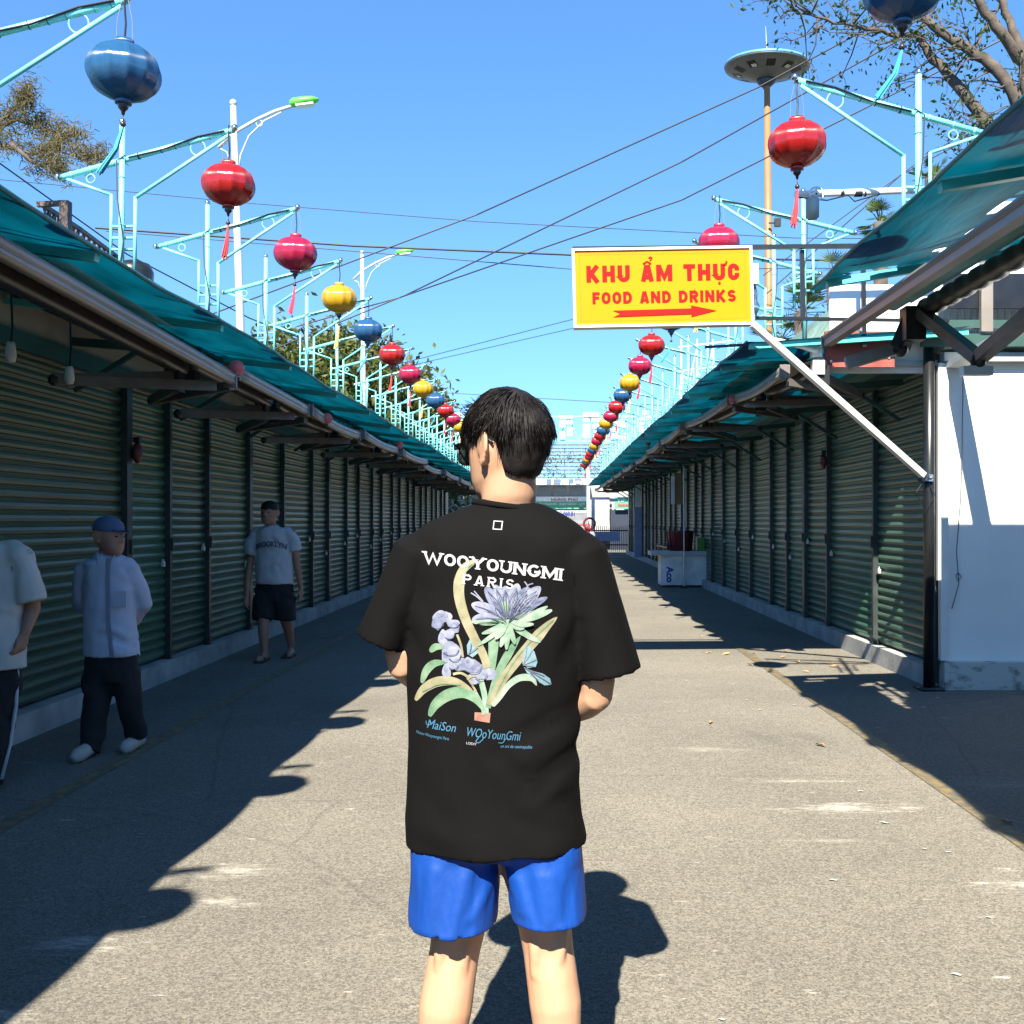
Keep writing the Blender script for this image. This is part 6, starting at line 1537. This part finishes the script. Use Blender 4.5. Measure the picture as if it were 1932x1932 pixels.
# --- sunglasses
def glasses(T, par):
    bm = B()
    for sx in (-1, 1):
        tube(bm, [(sx * .071, .108, .137), (sx * .0775, .06, .137), (sx * .0795, .0, .136), (sx * .0785, -.028, .131), (sx * .0765, -.044, .118)], [(.0028, .0062)] * 3 + [(.0028, .005), (.0025, .004)], 8)
        rim = [(sx * (.038 + .030 * math.copysign(abs(math.cos(a)) ** .7, math.cos(a))), .117 - .010 * abs(math.cos(a)), .120 + .0235 * math.copysign(abs(math.sin(a)) ** .7, math.sin(a))) for a in [k / 20 * 6.28318 for k in range(21)]]
        tube(bm, rim, .0036, 7, cap=False)
        box(bm, (sx * .069, .110, .137), (.010, .010, .014))
    tube(bm, [(-.010, .119, .126), (0, .122, .129), (.010, .119, .126)], .003, 6)
    bmesh.ops.transform(bm, matrix=T, verts=bm.verts); g = fin('sunglasses', bm, M['darkplastic'], par, True)
    for sx in (-1, 1):
        bm = B(); vs = [bm.verts.new((sx * (.038 + .029 * math.copysign(abs(math.cos(a)) ** .7, math.cos(a))), .117 - .010 * abs(math.cos(a)), .120 + .0225 * math.copysign(abs(math.sin(a)) ** .7, math.sin(a)))) for a in [k / 20 * 6.28318 for k in range(20)]]
        bm.faces.new(vs); bmesh.ops.solidify(bm, geom=bm.faces[:], thickness=.002); bmesh.ops.transform(bm, matrix=T, verts=bm.verts)
        o = fin('lens', bm, M['lens']); o.parent = g; o.location = (0, 0, 0)
glasses(TH @ Matrix.Scale(.99, 4), man)

# ------------------------------------------------------------------ passers-by in the left shade
def eyes_into(par, T, s=1.):
    bm = B()
    for sx in (-1, 1): ball(bm, (sx * .030, .098, .122), .0095, 8, (1.3, .8, .7))
    bmesh.ops.transform(bm, matrix=T @ Matrix.Scale(s, 4), verts=bm.verts); o = fin('eye_pair', bm, M['darkplastic'], par, True)
# old man with a blue cap, hands behind his back
D = 6.5; kb = 1932 / D
BX = lambda px: (px - 1039) / kb
BZ = lambda py: CAM_H + (983 - py) / kb
pb = person('old man in blue cap and pale shirt walking with hands behind his back', (BX(207), D, 0))
TB = Matrix.Translation((BX(205), D - .02, BZ(1046))) @ Matrix.Rotation(R(-112), 4, 'Z') @ Matrix.Rotation(R(-4), 4, 'X')
bm = B(); head_into(bm, TB, 1.0)
loft(bm, [(BX(204), D, BZ(1072), .075, .065), (BX(204), D, BZ(1045), .056, .056), (BX(205), D - .01, BZ(1020), .052, .055)], 16)
loft(bm, [(BX(208), D, .62, .14, .10), (BX(208), D, .85, .14, .10), (BX(206), D, 1.1, .145, .095), (BX(204), D, 1.22, .08, .06)], 20)
for (hx, kx, fx, fy, ky) in ((186, 188, 186, D - .16, D - .06), (236, 240, 245, D + .08, D + .02)):
    limb(bm, [(BX(hx), D, .72), (BX(kx), ky, .40), (BX(fx), fy + .02, .08)], [.05, .026, .028]); foot_into(bm, (BX(fx), fy + .02, .06), (-.1, -1, 0), .95)
for sx, e in ((150, 142), (254, 262)):
    a = Vector((BX(sx) + (.03 if sx < 200 else -.03), D, BZ(1068))); el = Vector((BX(e), D + .08, BZ(1140))); wv = Vector((BX(204) + (-.05 if sx < 200 else .05), D + .19, BZ(1185)))
    limb(bm, [a, a.lerp(el, .5), el, el.lerp(wv, .5), wv], [.05, .045, .038, .035, .025]); hand_into(bm, wv, (.5 if sx < 200 else -.5, .1, -.7), (0, 1, 0), .95, 1)
fin_me('body', remeshed(bm, .009, 5), M['skindark'], pb, True); eyes_into(pb, TB)
bm = B()
loft(bm, [(BX(206), D, BZ(1046), .055, .05), (BX(206), D, BZ(1044), .062, .058), (BX(206), D, BZ(1050), .105, .085), (BX(205), D, BZ(1062), .155, .10), (BX(204), D, BZ(1080), .165, .105), (BX(204), D, BZ(1120), .160, .11), (BX(207), D, BZ(1170), .162, .115), (BX(211), D, BZ(1215), .172, .12), (BX(212), D, BZ(1238), .176, .125), (BX(212), D, BZ(1237), .166, .115), (BX(211), D, BZ(1205), .155, .105)], 30)
for sx, e in ((150, 142), (254, 261)):
    a = Vector((BX(sx) + (.03 if sx < 200 else -.03), D, BZ(1066))); el = Vector((BX(e), D + .08, BZ(1142))); wv = Vector((BX(204) + (-.07 if sx < 200 else .07), D + .18, BZ(1180)))
    c0 = Vector((BX(204), D, BZ(1058))); limb(bm, [c0.lerp(a, .35), c0.lerp(a, .80), a + Vector((0, 0, -.025)), a.lerp(el, .5), el, el.lerp(wv, .5), wv], [.025, .048, .058, .058, .054, .050, .042])
def wrb(p, n_): return .022 * math.sin(p.z * 34 + p.x * 30 + 5 * noise.noise(Vector((p.x * 5, p.y * 5, p.z * 4)))) * max(0, noise.noise(Vector((p.x * 6, 2, p.z * 5)))) + .012 * noise.noise(Vector((p.x * 9 + 3, p.y * 8, p.z * 6))) + .005 * noise.noise(Vector((p.x * 22, p.y * 15, p.z * 13)))
sh_b = fin_me('shirt', cloth_mesh(bm, .010, 4, wrb), M['paleblue'], pb, True)
bm = B(); grid(bm, lambda u, v: Vector((BX(214 + 3 * v + 14 * max(0, v - .6)) + .03 * u, D - .112 - .018 * math.sin(v * 2.4) - .004 * u, BZ(1052 + 182 * v))), 2, 14); bmesh.ops.solidify(bm, geom=bm.faces[:], thickness=.004); o = fin('placket', bm, M['paleblue']); o.parent = sh_b; o.location = (0, 0, 0)
bm = B()
for s_ in (-1, 1): tube(bm, [(BX(206) + s_ * .055, D + .02, BZ(1040)), (BX(206) + s_ * .060, D - .05, BZ(1044)), (BX(209) + s_ * .035, D - .10, BZ(1062))], [(.018, .006)] * 3, 6)
o = fin('collar', bm, M['paleblue'], None, True); o.parent = sh_b; o.location = (0, 0, 0)
bm = B(); box(bm, (BX(240), D - .112, BZ(1128)), (.085, .012, .10)); o = fin('pocket', bm, M['paleblue']); o.parent = sh_b; o.location = (0, 0, 0)
bm = B(); loft(bm, [(BX(210), D, BZ(1200), .145, .10), (BX(210), D, BZ(1250), .165, .115), (BX(211), D, BZ(1285), .16, .11)], 24)
for pts, rad in (([(BX(187), D, BZ(1265)), (BX(188), D - .05, BZ(1330)), (BX(187), D - .12, BZ(1400)), (BX(187), D - .14, BZ(1412))], [.095, .082, .072, .07]), ([(BX(237), D, BZ(1265)), (BX(242), D + .02, BZ(1330)), (BX(245), D + .08, BZ(1388)), (BX(245), D + .09, BZ(1396))], [.092, .078, .066, .064])): limb(bm, pts, rad)
fin_me('trousers', cloth_mesh(bm, .010, 4, wrb), M['blackcloth'], pb, True)
for fx, fy in ((186, D - .16), (245, D + .08)):
    bm = B(); a = Vector((BX(fx), fy + .02, 0)); tube(bm, [a + Vector((0, .08, .045)), a + Vector((0, .03, .055)), a + Vector((-.005, -.05, .05)), a + Vector((-.012, -.12, .04)), a + Vector((-.015, -.17, .028))], [(.030, .034), (.044, .046), (.044, .046), (.036, .046), (.018, .026)], 12)
    for v in bm.verts: v.co.z = max(.003, v.co.z)
    fin('shoe', bm, M['shoewhite'], pb, True)
bm = B(); loft(bm, [(0, .0, .150, .082, .105), (0, -.002, .165, .085, .108), (0, -.004, .20, .078, .098), (0, -.006, .228, .055, .07), (0, -.008, .242, .02, .028)], 24)
tube(bm, [(-.06, .085, .158), (-.04, .135, .152), (0, .165, .148), (.04, .135, .152), (.06, .085, .158)], [(.004, .004)] * 5, 6)
a_ = [bm.verts.new((x, y, z)) for x, y, z in ((-.062, .08, .160), (-.045, .135, .154), (0, .165, .150), (.045, .135, .154), (.062, .08, .160))]; bm.faces.new(a_); bmesh.ops.solidify(bm, geom=[f for f in bm.faces if len(f.verts) == 5], thickness=.005)
ball(bm, (0, -.008, .245), .008, 8)
bmesh.ops.transform(bm, matrix=TB, verts=bm.verts); fin('cap', bm, M['capblue'], pb, True)

# man in a white T-shirt and dark shorts walking toward the camera
D = 10.9; kc = 1932 / D
CX = lambda px: (px - 1039) / kc
CZ = lambda py: CAM_H + (983 - py) / kc
pc = person('man in white lettered T-shirt, black shorts and sandals walking toward the camera', (CX(517), D, 0))
TC = Matrix.Translation((CX(510), D - .03, CZ(990))) @ Matrix.Rotation(R(172), 4, 'Z')
bm = B(); head_into(bm, TC, 1.06)
loft(bm, [(CX(511), D, CZ(1004), .08, .065), (CX(510), D, CZ(992), .058, .058), (CX(510), D - .01, CZ(975), .055, .056)], 16)
loft(bm, [(CX(517), D, .75, .155, .11), (CX(517), D, .95, .165, .12), (CX(515), D, 1.2, .165, .11), (CX(513), D, 1.36, .10, .07)], 20)
limb(bm, [(CX(503), D, .80), (CX(503), D - .12, .46), (CX(504), D - .14, .30), (CX(507), D - .16, .09)], [.085, .06, .058, .038]); foot_into(bm, (CX(507), D - .16, .06), (-.25, -1, 0), 1.0)
limb(bm, [(CX(533), D, .80), (CX(535), D + .02, .46), (CX(538), D + .16, .28), (CX(540), D + .22, .10)], [.085, .06, .055, .037]); foot_into(bm, (CX(540), D + .20, .06), (.1, -1, 0), 1.0)
for s_, pp in ((-1, ((481, 1000), (474, 1045), (471, 1090), (472, 1125))), (1, ((548, 1000), (556, 1045), (562, 1080), (566, 1112)))):
    pts = [Vector((CX(x), D + (.02 if k < 2 else -.06 * (k - 1) * (1 if s_ < 0 else -.3)), CZ(y))) for k, (x, y) in enumerate(pp)]; limb(bm, pts, [.052, .045, .037, .026]); hand_into(bm, pts[-1], (0, -.2, -1), (s_, 0, 0), 1.0, -s_)
fin_me('body', remeshed(bm, .011, 5), M['skindark'], pc, True); eyes_into(pc, TC, 1.06)
bm = B(); loft(bm, [(0, -.004, .140, .083, .110), (0, -.006, .17, .086, .112), (0, -.008, .205, .076, .096), (0, -.01, .232, .05, .065), (0, -.01, .243, .02, .02)], 22)
loft(bm, [(0, -.05, .07, .070, .055), (0, -.04, .11, .078, .070), (0, -.03, .15, .083, .085)], 18); bmesh.ops.transform(bm, matrix=TC @ Matrix.Scale(1.06, 4), verts=bm.verts); fin_me('hair', remeshed(bm, .008, 3), M['hair'], pc, True)
bm = B(); loft(bm, [(CX(511), D, CZ(992), .07, .06), (CX(511), D, CZ(994), .09, .075), (CX(513), D, CZ(998), .16, .10), (CX(515), D, CZ(1008), .19, .12), (CX(516), D, CZ(1040), .195, .125), (CX(517), D, CZ(1075), .198, .135), (CX(518), D, CZ(1103), .20, .135), (CX(518), D, CZ(1103), .185, .12), (CX(518), D, CZ(1090), .175, .11)], 28)
for pp in (((484, 1003), (476, 1025), (472, 1047)), ((546, 1003), (553, 1022), (557, 1040))): q_ = [Vector((CX(x), D, CZ(y))) for x, y in pp]; c0 = Vector((CX(514), D, CZ(1001))); limb(bm, [c0.lerp(q_[0], .4), c0.lerp(q_[0], .85)] + [q_[0] + Vector((0, 0, -.03))] + q_[1:], [.03, .055, .070, .076, .072])
sh_c = fin_me('t_shirt', cloth_mesh(bm, .012, 4, wrb), M['whitecotton'], pc, True)
tbv = BVHTree.FromPolygons([v.co.copy() for v in sh_c.data.vertices], [tuple(p.vertices) for p in sh_c.data.polygons])
b2 = me_bm(text_mesh('BROOKLYN', .075, .004)); 
for v in b2.verts:
    x = v.co.x; X = CX(516) + x * .82; Z = CZ(1030) + v.co.y - .9 * x * x; h = tbv.ray_cast(Vector((X, D - 1, Z)), Vector((0, 1, 0))); v.co = Vector((X, (h[0].y if h[0] else D - .13) - .014, Z))
o = fin('lettering', b2, M['pink_ink']); o.parent = sh_c; o.location = (0, 0, 0)
bm = B(); loft(bm, [(CX(518), D, CZ(1085), .17, .115), (CX(518), D, CZ(1110), .20, .13), (CX(518), D, CZ(1135), .205, .13)], 24)
for x0, pts in ((0, ((502, 1115), (500, 1140), (501, 1168))), (1, ((534, 1115), (537, 1140), (537, 1170)))): limb(bm, [(CX(x), D - (.04 * k if x0 == 0 else 0), CZ(y)) for k, (x, y) in enumerate(pts)], [.115, .122, .118])
fin_me('shorts', cloth_mesh(bm, .012, 4, wrb), M['blackcloth'], pc, True)
for fx, fy in ((507, D - .16), (540, D + .20)):
    bm = B(); box(bm, (CX(fx) - .01, fy - .055, .012), (.10, .27, .02)); tube(bm, [(CX(fx) - .05, fy - .06, .015), (CX(fx) - .01, fy - .10, .075), (CX(fx) + .04, fy - .06, .015)], .012, 6); fin('sandal', bm, M['sandal'], pc)

# man in a cream polo cut by the left edge
D = 5.6; ka = 1932 / D
AX = lambda px: (px - 1039) / ka
AZ = lambda py: CAM_H + (983 - py) / ka
pa = person('man in cream polo shirt and black striped trousers cut off by the left edge', (AX(-28), D, 0))
TA = Matrix.Translation((AX(-34), D - .02, AZ(1006))) @ Matrix.Rotation(R(-150), 4, 'Z')
bm = B(); head_into(bm, TA, 1.0)
loft(bm, [(AX(-30), D, AZ(1040), .08, .07), (AX(-31), D, AZ(1012), .06, .06), (AX(-32), D, AZ(985), .055, .056)], 16)
loft(bm, [(AX(-28), D, .68, .15, .11), (AX(-28), D, .9, .17, .12), (AX(-28), D, 1.2, .16, .105), (AX(-29), D, 1.32, .09, .07)], 20)
for hx, fx, fy in ((-52, -60, D + .1), (0, -2, D - .12)):
    limb(bm, [(AX(hx), D, .72), (AX(hx), D - .02, .42), (AX(fx), fy, .08)], [.08, .058, .04]); foot_into(bm, (AX(fx), fy, .06), (.3, -1, 0))
pts = [Vector((AX(34), D, AZ(1042))), Vector((AX(50), D + .02, AZ(1100))), Vector((AX(56), D + .04, AZ(1150))), Vector((AX(50), D - .02, AZ(1195)))]
limb(bm, pts, [.055, .048, .04, .028]); hand_into(bm, pts[-1], (-.2, -.4, -1), (1, 0, 0), 1., -1)
pts = [Vector((AX(-92), D, AZ(1042))), Vector((AX(-108), D + .02, AZ(1100))), Vector((AX(-112), D, AZ(1150))), Vector((AX(-108), D - .06, AZ(1200)))]
limb(bm, pts, [.055, .048, .04, .028]); hand_into(bm, pts[-1], (0, -.3, -1), (-1, 0, 0), 1., 1)
fin_me('body', remeshed(bm, .010, 5), M['skindark'], pa, True); eyes_into(pa, TA)
bm = B(); loft(bm, [(0, -.006, .150, .083, .108), (0, -.008, .20, .076, .096), (0, -.01, .23, .05, .065), (0, -.01, .241, .02, .02)], 22)
loft(bm, [(0, -.045, .06, .068, .05), (0, -.035, .11, .077, .068), (0, -.025, .155, .083, .09)], 18); bmesh.ops.transform(bm, matrix=TA, verts=bm.verts); fin_me('hair', remeshed(bm, .008, 3), M['hair'], pa, True)
bm = B(); loft(bm, [(AX(-30), D, AZ(1018), .07, .065), (AX(-30), D, AZ(1021), .10, .085), (AX(-29), D, AZ(1028), .16, .105), (AX(-28), D, AZ(1045), .195, .12), (AX(-28), D, AZ(1090), .20, .13), (AX(-27), D, AZ(1160), .202, .14), (AX(-26), D, AZ(1225), .212, .145), (AX(-26), D, AZ(1262), .214, .145), (AX(-26), D, AZ(1261), .20, .13), (AX(-26), D, AZ(1235), .19, .12)], 28)
for pp in (((30, 1035), (48, 1085), (60, 1135)), ((-90, 1035), (-108, 1085), (-118, 1135))): q_ = [Vector((AX(x), D, AZ(y))) for x, y in pp]; c0 = Vector((AX(-28), D, AZ(1026))); limb(bm, [c0.lerp(q_[0], .4), c0.lerp(q_[0], .85)] + [q_[0] + Vector((0, 0, -.03))] + q_[1:], [.03, .055, .072, .076, .074])
sh_a = fin_me('polo_shirt', cloth_mesh(bm, .010, 4, wrb), M['cream'], pa, True)
bm = B(); tube(bm, [(AX(-30) + .078 * math.cos(a), D + .07 * math.sin(a), AZ(1016) + .012 * math.sin(a)) for a in [k / 24 * 6.28318 for k in range(25)]], [(.014, .02)] * 25, 7, cap=False); o = fin('collar', bm, M['collargreen'], None, True); o.parent = sh_a; o.location = (0, 0, 0)
bm = B()
for p, q in (((4, 1087), (12, 1084)), ((12, 1084), (20, 1088)), ((8, 1089), (14, 1092))): bar(bm, Vector((AX(p[0]), D - .118, AZ(p[1]))), Vector((AX(q[0]), D - .116, AZ(q[1]))), .007)
o = fin('chest_logo', bm, M['blackcloth']); o.parent = sh_a; o.location = (0, 0, 0)
bm = B(); loft(bm, [(AX(-27), D, AZ(1235), .17, .115), (AX(-27), D, AZ(1270), .19, .125), (AX(-27), D, AZ(1300), .19, .125)], 24)
for pts, rad in (([(AX(0), D, AZ(1280)), (AX(1), D - .03, AZ(1370)), (AX(-1), D - .12, AZ(1470))], [.105, .085, .075]), ([(AX(-54), D, AZ(1280)), (AX(-56), D, AZ(1370)), (AX(-60), D + .1, AZ(1465))], [.105, .085, .075])): limb(bm, pts, rad)
tr_a = fin_me('trousers', cloth_mesh(bm, .010, 4, wrb), M['blackcloth'], pa, True)
bm = B(); tube(bm, [(AX(35), D - .01, AZ(1262)), (AX(34), D - .02, AZ(1330)), (AX(30), D - .06, AZ(1400)), (AX(25), D - .12, AZ(1460))], [(.010, .016)] * 4, 6); o = fin('side_stripe', bm, M['whitecotton'], None, True); o.parent = tr_a; o.location = (0, 0, 0)
for fx, fy in ((-2, D - .12), (-60, D + .1)):
    bm = B(); a = Vector((AX(fx), fy, 0)); tube(bm, [a + Vector((-.02, .07, .05)), a + Vector((0, .0, .06)), a + Vector((.02, -.08, .05)), a + Vector((.05, -.17, .03))], [.035, .052, .052, .032], 12)
    for v in bm.verts: v.co.z = max(.003, v.co.z)
    fin('shoe', bm, M['shoewhite'], pa, True)
